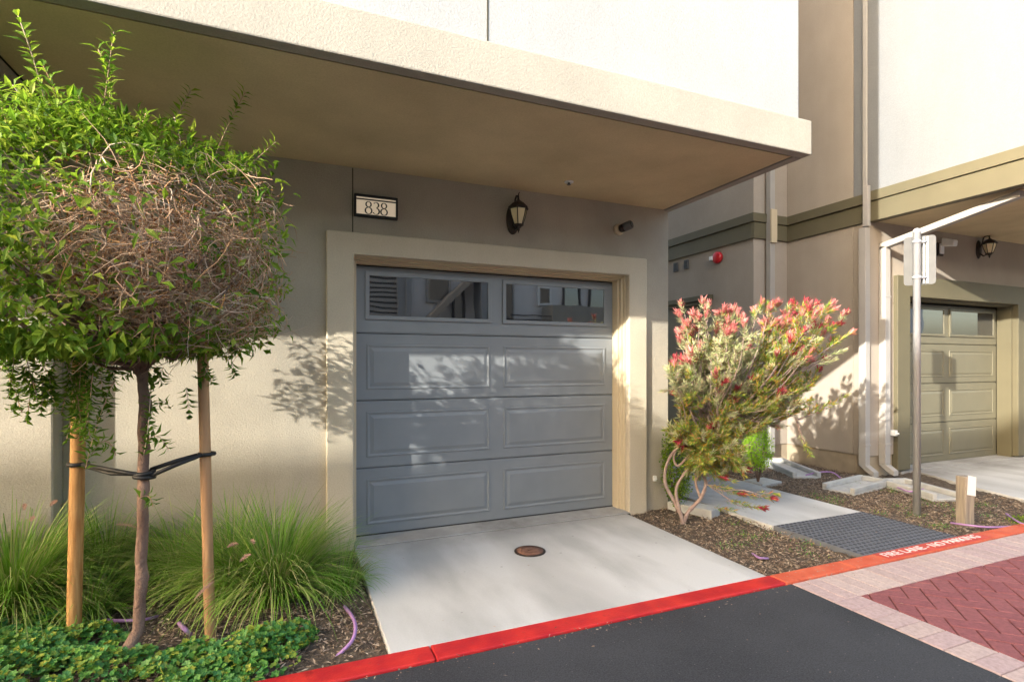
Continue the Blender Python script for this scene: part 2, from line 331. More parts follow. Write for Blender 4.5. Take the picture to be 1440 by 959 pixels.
def blades(P, H, D, L, W, k=6, curl=1.0):
    """arching grass blades: base P, start direction up leaning along D"""
    n_ = len(P); s_ = np.linspace(0, 1, k)
    D = unit(D); ang0 = H[:, None]; ang = ang0+(curl[:, None])*s_[None]**1.3
    ds = L[:, None]/(k-1)
    hx = np.cumsum(np.sin(ang)*ds, 1)-np.sin(ang[:, :1])*ds; hz = np.cumsum(np.cos(ang)*ds, 1)-np.cos(ang[:, :1])*ds
    pts = P[:, None]+D[:, None]*hx[..., None]; pts[..., 2] += hz
    side = np.stack([-D[:, 1], D[:, 0], np.zeros(n_)], 1)
    wd = W[:, None]*(1-s_[None]**2.2*.95)
    V = np.stack([pts-side[:, None]*wd[..., None], pts+side[:, None]*wd[..., None]], 2).reshape(-1, 3)
    f = np.array([[2*i, 2*i+1, 2*i+3, 2*i+2] for i in range(k-1)])
    return V, (f[None]+np.arange(n_)[:, None, None]*2*k).reshape(-1, 4), pts

# ================================================================== SETTING: ground, road, kerb, slabs
g = MB(); g.add([(-90, -90, -.09), (90, -90, -.09), (90, 90, -.09), (-90, 90, -.09)], [(0, 1, 2, 3)]); struct(g, 'ground', M['earth'])
g = MB(); g.box(-40, 2.895, -7.6, 2.408, -.085, -.008); struct(g, 'road', M['asphalt'])
KY0, KY1 = 2.415, 2.545
def kerb(x0, x1, m):
    k = MB(); k.box(x0+.002, x1-.002, KY0, KY1, -.08, .004); return struct(k, 'kerb', m, .008)
for x0, x1 in ((-9, -6), (-6, -3), (-3, -.75), (-.75, .62), (.62, 2.86)): kerb(x0, x1, M['kerb_red'])
for x0, x1 in ((2.86, 3.5), (3.5, 5.30), (5.30, 7.0), (7.0, 9), (9, 12)): kerb(x0, x1, M['kerb_orange'])
p = MB(); p.box(3.86, 5.10, KY0+.008, KY1-.008, .0045, .0065); struct(p, 'kerb_paint', M['kerb_patch'])
# soil sheet with mulch relief
def soil(x0, x1, y0, y1, z, amp, step=.03):
    nx = int((x1-x0)/step)+1; ny = int((y1-y0)/step)+1
    X, Y = np.meshgrid(np.linspace(x0, x1, nx), np.linspace(y0, y1, ny)); Z = z+amp*nr.rand(ny, nx)
    Z += .012*np.sin(X*3.1+Y*1.7)*np.sin(Y*4.3)
    V = np.stack([X, Y, Z], -1).reshape(-1, 3); i = np.arange(ny-1)[:, None]*nx+np.arange(nx-1)[None]
    Fc = np.stack([i, i+1, i+1+nx, i+nx], -1).reshape(-1, 4)
    o = npmesh('soil', V, Fc, M['soil'], smooth=True); o['kind'] = 'structure'; return o
soil(-6, .424, 2.55, 4.17, -.045, .02); soil(2.842, 3.764, 2.55, 6.5, -.045, .02); soil(4.905, 7.5, 2.55, 5.6, -.045, .02)
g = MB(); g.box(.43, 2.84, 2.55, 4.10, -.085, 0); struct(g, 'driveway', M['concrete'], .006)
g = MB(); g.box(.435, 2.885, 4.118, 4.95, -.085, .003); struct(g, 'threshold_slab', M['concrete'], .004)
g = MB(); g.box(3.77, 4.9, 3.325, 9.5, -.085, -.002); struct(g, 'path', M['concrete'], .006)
g = MB(); g.prism([(6.72, 2.55), (13, 2.55), (13, 4.36), (7.42, 4.36), (7.0, 3.4)], -.085, 0, 'z'); struct(g, 'neighbour_driveway', M['concrete'], .006)
g = MB(); g.box(7.2, 10.1, 4.37, 4.95, -.085, .002); struct(g, 'threshold_slab', M['concrete'], .004)
g = MB(); g.box(.44, 2.88, 4.1005, 4.1175, -.085, -.006); struct(g, 'slab_joint', M['joint'])
# tactile mat
g = MB(); g.box(3.78, 4.9, 2.552, 3.318, -.07, .0)
tm = tag(g.build('tactile_mat', M['mat_grey']), 'dark grey tactile paving panel with raised domes at end of path', 'tactile paving')
dn = 23; dm = 15; g = MB()
for i in range(dn):
    for j in range(dm):
        x = 3.78+1.12*(i+.5)/dn; y = 2.552+.766*(j+.5)/dm
        g.lathe([(.0155, -.001), (.013, .0045), (.008, .0065)], (x, y, 0), 8)
dm_ = g.build('domes', M['mat_dome'], tm); dm_['kind'] = 'stuff'
# pavers
def clip(poly, a, b_, c):
    out = []
    for i, p in enumerate(poly):
        q = poly[(i+1) % len(poly)]; dp = a*p[0]+b_*p[1]-c; dq = a*q[0]+b_*q[1]-c
        if dp <= 0: out.append(p)
        if dp*dq < 0: t = dp/(dp-dq); out.append((p[0]+(q[0]-p[0])*t, p[1]+(q[1]-p[1])*t))
    return out
PX0, PX1, PY0, PY1 = 3.13, 8.5, -1.5, 2.13
g = MB(); g.box(2.899, 8.7, -1.5, 2.396, -.085, -.016); struct(g, 'paving_bed', M['jointsand'])
g = MB(); c45 = math.sqrt(.5)
def paver(g, poly, dz):
    if len(poly) < 3: return
    cx = sum(p[0] for p in poly)/len(poly); cy = sum(p[1] for p in poly)/len(poly); z = -.006+dz
    ins = []
    for p in poly:
        d = math.hypot(p[0]-cx, p[1]-cy)+1e-6; k = 1-.0045/d; ins.append((cx+(p[0]-cx)*k, cy+(p[1]-cy)*k))
    k = len(poly); vs = [(*p, -.03) for p in poly]+[(*p, z-.003) for p in poly]+[(*p, z) for p in ins]
    fs = [tuple(range(2*k, 3*k))]+[(a*k+i, a*k+(i+1) % k, (a+1)*k+(i+1) % k, (a+1)*k+i) for a in (0, 1) for i in range(k)]
    g.add(vs, fs)
wq = .103
for i in range(-70, 70):
    for j in range(-70, 70):
        r = (i-j) % 4
        if r == 0: w_, h_ = 2, 1
        elif r == 3: w_, h_ = 1, 2
        else: continue
        e = .034
        sq = [(i+e, j+e), (i+w_-e, j+e), (i+w_-e, j+h_-e), (i+e, j+h_-e)]
        sq = [(4.3+(a-b_)*c45*wq, .9+(a+b_)*c45*wq) for a, b_ in sq]
        for cl in ((-1, 0, -(PX0+.003)), (1, 0, PX1), (0, -1, -PY0), (0, 1, PY1-.003)):
            if sq: sq = clip(sq, *cl)
        if len(sq) >= 3: paver(g, sq, rnd.uniform(-.0015, .0015))
struct(g, 'brick_paving', M['brick_red'])
g = MB(); y = PY1
k = int((8.5-2.905)/.108)
for i in range(k):
    x = 2.905+i*.108; paver(g, [(x+.0028, PY1+.003), (x+.1052, PY1+.003), (x+.1052, KY0-.006), (x+.0015, KY0-.006)], rnd.uniform(-.001, .001))
for i in range(32):
    y = PY1-(i+1)*.112; paver(g, [(2.905, y+.0028), (PX0-.003, y+.0028), (PX0-.003, y+.1092), (2.905, y+.1092)], rnd.uniform(-.001, .001))
struct(g, 'paver_border', M['paver_pink'])
# road lettering
def text_mesh(name, body, size, m, parent=None, loc=(0, 0, 0), rot=(0, 0, 0), width=None, ext=.001):
    cu = bpy.data.curves.new(name, 'FONT'); cu.body = body; cu.size = size; cu.extrude = ext; cu.align_x = 'LEFT'; cu.offset = 0
    to = bpy.data.objects.new(name, cu); C.objects.link(to); bpy.context.view_layer.update()
    me = bpy.data.meshes.new_from_object(to.evaluated_get(bpy.context.evaluated_depsgraph_get()))
    bpy.data.objects.remove(to); me.materials.clear(); me.materials.append(m)
    xs = [v.co.x for v in me.vertices]; k = width/(max(xs)-min(xs)) if width else 1; x0 = min(xs)
    for v in me.vertices: v.co.x = (v.co.x-x0)*k
    o = bpy.data.objects.new(name, me); C.objects.link(o); o.location = loc; o.rotation_euler = rot
    if parent: o.parent = parent
    return o
t = text_mesh('kerb_lettering', 'FIRE LANE - NO PARKING', .092, M['white_mark'], loc=(3.90, KY0+.040, .0078), width=1.13)
tag(t, 'white stencilled FIRE LANE - NO PARKING on the orange kerb', 'lettering')

# ================================================================== BUILDING A (with the grey garage door)
A = thing('townhouse', (0, 0, 0), 'tan stucco townhouse with deep overhang above a grey garage door numbered 838', 'house')
WY = 4.18
g = MB(); g.prism([(-1.34, -.06), (.33, -.06), (.33, 2.26), (2.99, 2.26), (2.99, -.06), (3.374, -.06), (3.374, 2.95), (-1.34, 2.95)], WY, 4.41); g.build('wall', M['stucco_tan'], A, .008)
g = MB(); g.box(3.19, 3.374, 4.412, 10, -.06, 3.0); g.build('side_wall', M['stucco_tan'], A, .008)
g = MB(); g.box(-7, -1.338, 4.044, 4.41, -.06, 2.9); g.build('pilaster', M['stucco_tan'], A, .012)
# overhang
OY = 2.665
g = MB()
g.box(-7, 3.405, OY, 2.745, 2.852, 3.093)                       # fascia
g.build('fascia', M['stucco_cream'], A, .008)
g = MB(); g.box(3.325, 3.405, 2.747, 4.30, 2.852, 3.093); g.build('fascia', M['stucco_cream'], A, .006)
g = MB(); g.box(-1.30, 3.31, 2.760, 4.178, 2.858, 3.06); g.build('soffit', M['soffit'], A)
g = MB(); g.box(-7, 3.32, 2.746, 4.17, 2.876, 3.09); g.build('drip_groove', M['joint'], A)
g = MB(); g.box(-7, -1.302, 2.655, 4.05, 2.655, 2.851); g.build('dropped_beam', M['stucco_cream'], A, .008)
g = MB(); g.box(-30, 3.352, 2.725, 10, 3.094, 9.0); g.build('upper_wall', M['stucco_white'], A, .01)
g = MB(); g.box(-30, 3.374, 4.42, 10, 0, 3.09); 
g = MB(); g.box(.98, .988, 2.722, 2.726, 3.1, 9.0); g.build('control_joint', M['joint'], A)
g = MB(); g.box(.421, .429, WY-.0015, WY+.01, 2.36, 2.853); g.build('control_joint', M['joint'], A)
# garage interior so nothing leaks
g = MB(); g.box(-7, 3.19, 4.60, 4.7, 0, 3.0); g.build('inner_wall', M['joint'], A)
# door surround
g = MB(); g.prism([(.234, -.03), (.43, -.03), (.43, 2.193), (2.887, 2.193), (2.887, -.03), (3.087, -.03), (3.087, 2.36), (.234, 2.36)], 4.13, WY+.02); g.build('door_surround', M['stucco_surround'], A, .01)
def jambs(x0, x1, zt, ya, yb, steps, m, parent):
    k = MB(); prev = ya
    for i in range(len(steps)):
        d, y1 = steps[i]
        k.prism([(x0-.07, 0.0), (x0+d, 0.0), (x0+d, zt-d), (x1-d, zt-d), (x1-d, 0.0), (x1+.07, 0.0), (x1+.07, zt+.05), (x0-.07, zt+.05)], prev+.0005, y1); prev = y1
    k.build('door_jamb', m, parent, .003)
jambs(.43, 2.887, 2.193, WY+.02, 4.36, [(.004, 4.235), (.018, 4.275), (.032, 4.37)], M['cream_paint'], A)
# sectional garage doors
def garage_door(x0, x1, y, zt, m, parent, label=None, winframe=None, sections=4):
    root = bpy.data.objects.new('garage_door', None); C.objects.link(root); root.parent = parent
    if label: root['label'] = label
    W_ = x1-x0; h = zt/sections; mid = (x0+x1)/2; mg = .035*W_; ga = .027*W_
    for s_ in range(sections):
        z0 = s_*h+.003; z1 = (s_+1)*h-.003; k = MB()
        k.box(x0, x1, y+.012, y+.05, z0, z1)
        k.box(x0+.001, x1-.001, y+.006, y+.013, z0+.008, z1-.012)
        pz0 = z0+.085; pz1 = z1-.085
        if s_ == sections-1: pz0 = z0+.12; pz1 = z1-.055
        for a, b_ in ((x0+mg, mid-ga), (mid+ga, x1-mg)):
            if s_ < sections-1:
                # raised panel: outer lip, cove, raised field
                def ring(o, yy): return [(a+o, yy, pz0+o), (b_-o, yy, pz0+o), (b_-o, yy, pz1-o), (a+o, yy, pz1-o)]
                lv = [(0, y+.006), (.004, y-.002), (.014, y-.002), (.022, y+.005), (.03, y+.005), (.055, y-.003), (.058, y-.003)]
                vs = []; [vs.extend(ring(o, yy)) for o, yy in lv]
                fs = [(i*4+j, i*4+(j+1) % 4, i*4+4+(j+1) % 4, i*4+4+j) for i in range(len(lv)-1) for j in range(4)]+[tuple((len(lv)-1)*4+j for j in range(4))]
                k.add(vs, fs)
            else:
                fr = MB(); q = .032
                for bx_ in ((a-.012, b_+.012, pz0-.012, pz0+q-.012), (a-.012, b_+.012, pz1-q+.012, pz1+.012)): fr.box(bx_[0], bx_[1], y-.012, y+.006, bx_[2], bx_[3])
                for bx_ in ((a-.012, a-.012+q), (b_+.012-q, b_+.012)): fr.box(bx_[0], bx_[1], y-.012, y+.006, pz0+q-.0118, pz1-q+.0118)
                wf = fr.build('window', winframe or m, root, .003)
                gl = MB(); gl.box(a+.01, b_-.01, y-.003, y+.004, pz0+.01, pz1-.01); gl.build('pane', M['pane'], wf)
        sec = k.build('door_panel', m, root, .002)
    return root
garage_door(.467, 2.854, 4.355, 2.155, M['door_grey'], A, 'grey panelled garage door with two long windows')
g = MB(); g.box(.467, 2.854, 4.357, 4.40, -.002, .012); g.build('door_seal', M['black'], A)

# ================================================================== BUILDING B (neighbour to the right)
B = thing('townhouse', (6.62, 4.4, 0), 'taupe and white neighbouring townhouse with olive band and recessed olive garage door', 'house')
def bb(mb, name, m, bev=.006):
    for i, v in enumerate(mb.v): mb.v[i] = (v[0]-6.62, v[1]-4.4, v[2])
    return mb.build(name, m, B, bev)
g = MB(); g.prism([(6.62, .22), (7.19, .22), (7.19, 2.3), (9.96, 2.3), (9.96, .0), (14, .0), (14, 3.49), (6.62, 3.49)], 4.40, 4.60); bb(g, 'wall', M['stucco_taupe'])
g = MB(); g.box(6.62, 6.85, 4.602, 5.58, .22, 9); bb(g, 'side_wall', M['stucco_taupe'])
g = MB(); g.box(5.977, 6.85, 5.582, 12, .22, 9); bb(g, 'side_wall', M['stucco_taupe'])
g = MB(); g.box(6.64, 7.18, 4.42, 4.58, -.08, .218); g.box(6.64, 6.84, 4.581, 5.6, -.08, .218); g.box(6.0, 6.84, 5.601, 12, -.08, .218); bb(g, 'foundation', M['foundation'], .004)
g = MB(); g.box(6.625, 14, 2.70, 4.599, 3.497, 9); bb(g, 'upper_wall', M['stucco_pale'], .008)
g = MB(); g.box(6.722, 14, 2.78, 4.398, 3.15, 3.40); bb(g, 'soffit', M['soffit'], 0)
def olive(x0, x1, y0, y1, name='olive_band'):
    k = MB(); k.box(x0, x1, y0, y1, 3.13, 3.372); bb(k, name, M['olive_paint'], .004)
olive(6.60, 6.719, 2.69, 4.396, 'olive_beam'); olive(6.72, 14, 2.66, 2.779, 'olive_beam')
g = MB(); g.box(6.575, 6.72, 2.66, 4.396, 3.376, 3.496); g.box(6.7201, 14, 2.63, 2.779, 3.376, 3.496); bb(g, 'olive_beam', M['olive_paint'], .004)
def band(x0, x1, y0, y1, d):
    pass
g = MB(); g.box(6.59, 6.619, 4.41, 5.579, 3.13, 3.355); g.box(5.95, 6.589, 5.55, 5.579, 3.13, 3.355); g.box(5.945, 5.976, 5.5801, 12, 3.13, 3.355); bb(g, 'olive_band', M['olive_paint'], .004)
g = MB(); g.box(6.56, 6.619, 4.40, 5.53, 3.358, 3.48); g.box(5.92, 6.619, 5.5301, 5.579, 3.358, 3.48); g.box(5.918, 5.976, 5.5801, 12, 3.358, 3.48); bb(g, 'olive_band', M['olive_paint'], .004)
# garage surround in olive
g = MB(); g.prism([(7.09, .02), (7.34, .02), (7.34, 2.24), (9.82, 2.24), (9.82, .02), (10.1, .02), (10.1, 2.50), (7.09, 2.50)], 4.345, 4.42); bb(g, 'door_surround', M['olive_paint'], .006)
g = MB(); g.prism([(7.25, 0.0), (7.352, 0.0), (7.352, 2.22), (9.808, 2.22), (9.808, 0.0), (9.9, 0.0), (9.9, 2.29), (7.25, 2.29)], 4.421, 4.60); bb(g, 'door_jamb', M['olive_paint'], .003)
gd = garage_door(7.355-6.62, 9.805-6.62, 4.6-4.4, 2.20, M['door_olive'], B, 'pale olive panelled garage door')
g = MB(); g.box(6.9, 14, 4.68, 4.8, 0, 3.1); bb(g, 'inner_wall', M['joint'], 0)
# side entrance door with cornice on the wall x=5.977
g = MB(); g.box(5.89, 5.975, 6.35, 8.1, 2.36, 2.44); g.box(5.92, 5.975, 6.40, 8.05, 2.30, 2.358); bb(g, 'door_cornice', M['olive_paint'], .006)
for y0 in (6.48, 7.9): g = MB(); g.box(5.93, 5.976, y0, y0+.1, 0, 2.298); bb(g, 'door_frame', M['olive_paint'], .004)
g = MB(); g.box(5.955, 5.976, 6.581, 7.899, 0, 2.298); bb(g, 'entrance_door', mat('door_dark', (.16, .14, .09), .6, .1, 5), .003)
# corner trim boards (painted light grey) on the jog and downspouts
def downspout(path, sec, m, name='downspout', parent=B, off=(6.62, 4.4)):
    """rectangular pipe pieces: list of boxes"""
    k = MB()
    for b_ in path: k.box(*b_)
    for i, v in enumerate(k.v): k.v[i] = (v[0]-off[0], v[1]-off[1], v[2])
    return k.build(name, m, parent, .006)
downspout([(6.17, 6.26, 5.47, 5.545, .12, 9)], 0, M['white_paint'])
downspout([(6.16, 6.27, 5.44, 5.469, 3.06, 3.53)], 0, M['cream_paint'], 'downspout_bracket')
downspout([(6.50, 6.585, 4.36, 4.45, .12, 3.05)], 0, M['white_paint'])
downspout([(6.50, 6.558, 4.335, 4.399, 3.06, 3.56)], 0, M['white_paint'], 'downspout_bracket')
downspout([(6.59, 6.618, 4.41, 4.46, 3.5, 9)], 0, M['white_paint'])
downspout([(6.80, 6.90, 4.315, 4.398, .13, 2.84)], 0, M['white_paint'])
k = MB(); k.prism([(3.0, 3.065), (4.399, 2.80), (4.399, 2.875), (3.0, 3.135)], 6.80, 6.90, 'x'); bb(k, 'downspout', M['white_paint'], .008)
for x, y in ((6.5, 4.36), (6.80, 4.315)):                        # kicked-out shoes
    k = MB(); k.prism([(y+.085, .115), (y+.085, .125), (y, .125), (y-.10, .06), (y-.10, -.0), (y-.02, .04)], x, x+.09, 'x'); bb(k, 'downspout_shoe', M['white_paint'], .004)
for x0, x1, y0, y1, z in ((6.495, 6.59, 4.355, 4.399, .36), (6.795, 6.905, 4.31, 4.397, .36), (6.795, 6.905, 4.31, 4.397, 2.2)):
    k = MB(); k.box(x0, x1, y0-.002, y1, z, z+.02); bb(k, 'pipe_strap', M['white_paint'], .002)
k = MB(); k.box(6.98, 7.03, 4.31, 4.399, .47, .54); k.tube([(7.005, 4.36, .50), (7.005, 4.28, .50)], .014); bb(k, 'hose_tap', M['white_plastic'], .004)

# ================================================================== BUILDING across the street (casts the evening shade, shows in the door glass)
D = thing('apartment_building', (0, -8, 0), 'grey building across the street mirrored in the garage door windows', 'building')
def dd(mb, name, m, bev=0):
    for i, v in enumerate(mb.v): mb.v[i] = (v[0], v[1]+8, v[2])
    return mb.build(name, m, D, bev)
TOP = .73+.718*(4.18+8)
g = MB(); g.box(-60, -9, -13, -8, 0, TOP); dd(g, 'wall', M['stucco_facing'])
g = MB(); g.box(-8.99, 30, -13, -8, 0, 5.2); dd(g, 'wall', M['stucco_facing'])  # height kept low and wall pale so more skylight and bounce reach the facades
g = MB(); g.box(1.0, 3.25, -8.06, -7.9, 2.2, 4.6); lou = dd(g, 'louvre_panel', M['black'])
for i in range(16):
    g = MB(); z = 2.25+i*.15; g.prism([(-7.9, z), (-7.82, z-.02), (-7.82, z+.06), (-7.9, z+.1)], 1.02, 3.2, 'x')
    for j, v in enumerate(g.v): g.v[j] = (v[0], v[1]+8, v[2])
    g.build('slat', M['white_paint'], lou)
g = MB(); g.box(3.26, 3.42, -8.0, -7.6, 0, 5.3); dd(g, 'corner_post', M['stucco_white'])
def win(x0, x1, z0, z1, fm):
    k = MB(); k.box(x0, x1, -7.97, -7.95, z0, z1)
    k2 = MB(); w_ = .07
    k2.box(x0-w_, x1+w_, -8, -7.9, z1, z1+w_); k2.box(x0-w_, x1+w_, -8, -7.9, z0-w_, z0); k2.box(x0-w_, x0, -8, -7.9, z0, z1); k2.box(x1, x1+w_, -8, -7.9, z0, z1)
    f = dd(k2, 'window', fm)
    for j, v in enumerate(k.v): k.v[j] = (v[0], v[1]+8, v[2])
    k.build('pane', M['pane'], f)
win(4.0, 4.7, 3.4, 4.6, M['white_paint']); win(4.9, 5.15, 2.3, 3.7, M['dark_metal']); win(7.9, 8.3, 3.5, 4.0, M['white_plastic']); win(8.9, 9.5, 3.3, 4.6, M['dark_metal'])
win(10.0, 11.2, 3.3, 4.6, M['dark_metal']); win(6.3, 6.9, 2.2, 4.4, M['white_paint']); win(-4, -2.5, 2.6, 4.2, M['white_paint']); win(13, 15, 2.4, 4.4, M['white_paint'])
g = MB(); g.prism([(3.9, 2.6), (5.5, 4.2), (5.5, 4.5), (3.9, 2.85)], -7.9, -7.2); dd(g, 'stair', M['stucco_taupe'])
g = MB(); g.box(5.55, 5.75, -8, -7.2, 0, 5.3); dd(g, 'column', M['stucco_white']); g = MB(); g.box(5.9, 6.0, -8, -7.6, 0, 5.3); dd(g, 'column', M['dark_metal'])
g = MB(); g.box(8.0, 13, -7.9, -7.1, 2.3, 3.35); dd(g, 'balcony', M['stucco_cream'])
for i in range(4):
    g = MB(); g.box(6.5, 7.99, -7.2, -7.15, 2.45+i*.17, 2.49+i*.17); dd(g, 'railing', M['dark_metal'])
for i in range(4):
    g = MB(); g.box(-24+i*9, -23.7+i*9, -8, -7.7, 0, 5.0); dd(g, 'column', M['stucco_white'])

# ================================================================== FIXTURES
def lantern(loc, label, rz=0):
    T = thing('wall_lantern', loc, label, 'lantern', 'black wall lanterns above the garages', rz)
    k = MB(); k.lathe([(.062, 0), (.062, .008), (.05, .022), (.02, .028)], (0, 0, 0), 24, (0, -1, 0))
    for i, v in enumerate(k.v): k.v[i] = (v[0]*.95, v[1], v[2]*2.1+.0)
    k.build('backplate', M['dark_metal'], T)
    k = MB(); pts = [(0, -.02, .02), (0, -.05, .09), (0, -.06, .15), (0, -.09, .175), (0, -.125, .16), (0, -.13, .125)]
    k.tube(pts, [.009, .008, .008, .008, .008, .009], 8)
    k.tube([(0, -.13, .125), (0, -.13, .165), (0.004, -.125, .185), (.012, -.13, .195)], [.008, .006, .005, .003], 8)
    k.tube([(0, -.02, -.06), (0, -.06, -.10), (0, -.11, -.085), (0, -.13, -.06)], [.009, .008, .007, .009], 8)
    k.build('arm', M['dark_metal'], T)
    k = MB(); k.lathe([(.088, 0.055), (.092, .062), (.080, .072), (.055, .098), (.026, .118), (.012, .128), (.012, .135)], (0, -.13, 0), 6, smooth=False); k.build('roof', M['dark_metal'], T)
    k = MB(); k.lathe([(.036, -.075), (.062, .0), (.074, .054)], (0, -.13, 0), 6, smooth=False); k.build('glass', M['opal'], T)
    k = MB()
    for j in range(6):
        a = math.pi/3*j; k.tube([(.037*math.cos(a), -.13+.037*math.sin(a), -.077), (.063*math.cos(a), -.13+.063*math.sin(a), 0), (.076*math.cos(a), -.13+.076*math.sin(a), .056)], .0045, 5)
    k.lathe([(.042, -.084), (.042, -.074)], (0, -.13, 0), 12); k.lathe([(.078, .050), (.078, .057)], (0, -.13, 0), 6, smooth=False)
    k.build('cage', M['dark_metal'], T)
    k = MB(); k.lathe([(.03, -.084), (.022, -.10), (.010, -.106), (.013, -.118), (.006, -.13), (.002, -.145)], (0, -.13, 0), 12); k.build('finial', M['dark_metal'], T)
    return T
lantern((1.735, WY-.001, 2.60), 'black lantern with cream glass on the shaded wall above the grey garage door')
lantern((8.93, 4.399, 2.98), 'black lantern beside the neighbour\'s white camera, above the olive garage door')
# house number
T = thing('house_number', (.597, WY-.001, 2.572), 'lit-up style plaque reading 838 in a black frame on the wall', 'house number')
T['label'] = 'black framed plaque reading 838 above the left corner of the garage surround'
k = MB()
hw, hh = .162, .084
k.box(-hw, hw, -.035, 0, hh-.018, hh); k.box(-hw, hw, -.035, 0, -hh, -hh+.018); k.box(-hw, -hw+.014, -.035, 0, -hh+.0181, hh-.0181); k.box(hw-.014, hw, -.035, 0, -hh+.0181, hh-.0181)
k.box(-hw+.0141, hw-.0141, -.033, 0, hh-.040, hh-.032)
k.build('frame', M['black'], T, .002)
k = MB(); k.box(-hw+.0145, hw-.0145, -.022, -.002, -hh+.0185, hh-.0185); k.build('plaque', M['sign_face'], T)
def ribbon(k, pts, wd, y=-.0245):
    P2 = [Vector((p[0], 0, p[1])) for p in pts]; n_ = len(P2); vs = []
    for i, p in enumerate(P2):
        t_ = (P2[min(i+1, n_-1)]-P2[max(i-1, 0)]).normalized(); nrm = Vector((-t_.z, 0, t_.x)); h = wd[i]*.5
        vs += [(p.x+nrm.x*h, y, p.z+nrm.z*h), (p.x-nrm.x*h, y, p.z-nrm.z*h)]
    vs2 = [(a, -.021, c) for a, _, c in vs]
    o = len(vs); fs = []
    for i in range(n_-1):
        fs += [(2*i, 2*i+1, 2*i+3, 2*i+2), (2*i, 2*i+2, o+2*i+2, o+2*i), (2*i+1, o+2*i+1, o+2*i+3, 2*i+3)]
    k.add(vs+vs2, fs)
def digit(d, cx, cz, h):
    k = MB(); s_ = h
    if d == '8':
        for ry, oz, rx in ((.215, .27, .20), (.26, -.235, .255)):
            pts = []; wd = []
            for i in range(33):
                a = 2*math.pi*i/32; pts.append((cx+rx*s_*math.cos(a), cz+(oz+ry*math.sin(a))*s_)); wd.append(s_*(.035+.075*abs(math.cos(a))))
            ribbon(k, pts, wd)
    else:
        for a0, a1, rx, ry, oz in ((150, -80, .20, .21, .27), (85, -155, .25, .26, -.235)):
            pts = []; wd = []
            for i in range(25):
                a = R(a0+(a1-a0)*i/24); pts.append((cx+(rx*math.cos(a)-.02)*s_, cz+(oz+ry*math.sin(a))*s_)); wd.append(s_*(.035+.085*max(0, math.cos(a))))
            wd[0 if oz > 0 else -1] = s_*.11; wd[1 if oz > 0 else -2] = s_*.10
            ribbon(k, pts, wd)
    return k.build('numeral', M['black'], T)
for i, d in enumerate('838'): digit(d, (i-1)*.058, -.012, .094)
# bullet camera on A
T = thing('security_camera', (2.80, WY-.001, 2.615), 'small dark round security camera on beige mount right of the lantern', 'security camera')
k = MB(); k.lathe([(.052, 0), (.052, .02), (.042, .032), (.03, .036)], (0, 0, 0), 20, (0, -1, 0)); k.build('mount', M['cream_paint'], T)
ax = Vector((.45, -.85, .22)).normalized(); k = MB(); k.lathe([(.034, .0), (.038, .02), (.038, .045)], (0, -.03, 0), 20, ax); k.build('collar', M['dark_metal'], T)
k = MB(); k.lathe([(.037, .046), (.040, .05), (.040, .115), (.034, .118)], (0, -.03, 0), 20, ax); k.build('body', M['sign_back'], T)
k = MB(); k.lathe([(.032, .1181), (.031, .122), (.02, .123)], (0, -.03, 0), 20, ax); k.build('lens', M['black'], T)
# sprinkler in the soffit
T = thing('sprinkler_head', (2.09, 3.83, 2.857), 'small white round sprinkler head set in the shaded soffit', 'sprinkler')
k = MB(); k.lathe([(.038, 0), (.036, -.006), (.022, -.008)], (0, 0, 0), 20); k.build('escutcheon', M['white_plastic'], T)
k = MB(); k.lathe([(.010, -.008), (.008, -.02), (.018, -.022), (.016, -.026)], (0, 0, 0), 12); k.build('nozzle', M['sign_back'], T)
# hose-bib box on the right pier, fire strobe, vents, white camera
k = MB(); k.box(-.012, .012, -.03, 0, -.025, .025); k.tube([(0, -.03, .0), (0, -.045, .0)], .008, 8)
tag(k.build('outlet_cover', M['white_plastic'], None, .003, (3.20, WY-.001, .28)), 'tiny white outlet cover low on the pier right of the garage', 'outlet')
T = thing('fire_alarm', (5.976, 6.24, 2.98), 'red round fire alarm bell strobe on the taupe side wall', 'fire alarm')
k = MB(); k.lathe([(.085, 0), (.09, .02), (.085, .05), (.055, .065), (.02, .07)], (0, 0, 0), 24, (-1, 0, 0)); k.build('bell', M['red_plastic'], T)
k = MB(); k.box(-.085, -.02, .055, .115, -.03, .03); k.build('strobe', M['white_plastic'], T, .006)
for i, (y, z, lab) in enumerate(((7.2, 3.0, 'small grey wall vent nearest the garage pier'), (6.94, 3.0, 'small grey wall vent closer to the red fire alarm'))):
    T = thing('wall_vent', (5.976, y, z), lab, 'vent', 'small vents on the side wall')
    k = MB(); k.box(-.025, 0, -.05, .05, -.075, .075); k.build('frame', M['sign_back'], T, .004)
    k = MB(); k.box(-.028, -.0251, -.032, .032, -.055, .055); k.build('opening', M['black'], T)
T = thing('security_camera', (8.02, 4.399, 2.94), 'white boxy security camera with dark edge on the neighbour\'s garage wall', 'security camera')
k = MB(); k.box(-.06, .06, -.03, 0, -.12, .05); k.build('mount', M['dark_metal'], T, .006)
k = MB(); k.box(-.045, .045, -.05, -.031, -.10, .04); k.build('sensor', M['white_plastic'], T, .01)
k = MB(); k.prism([(-.05, .0), (-.20, -.03), (-.21, .05), (-.06, .11)], -.045, .045, 'x'); k.build('body', M['white_plastic'], T, .015)
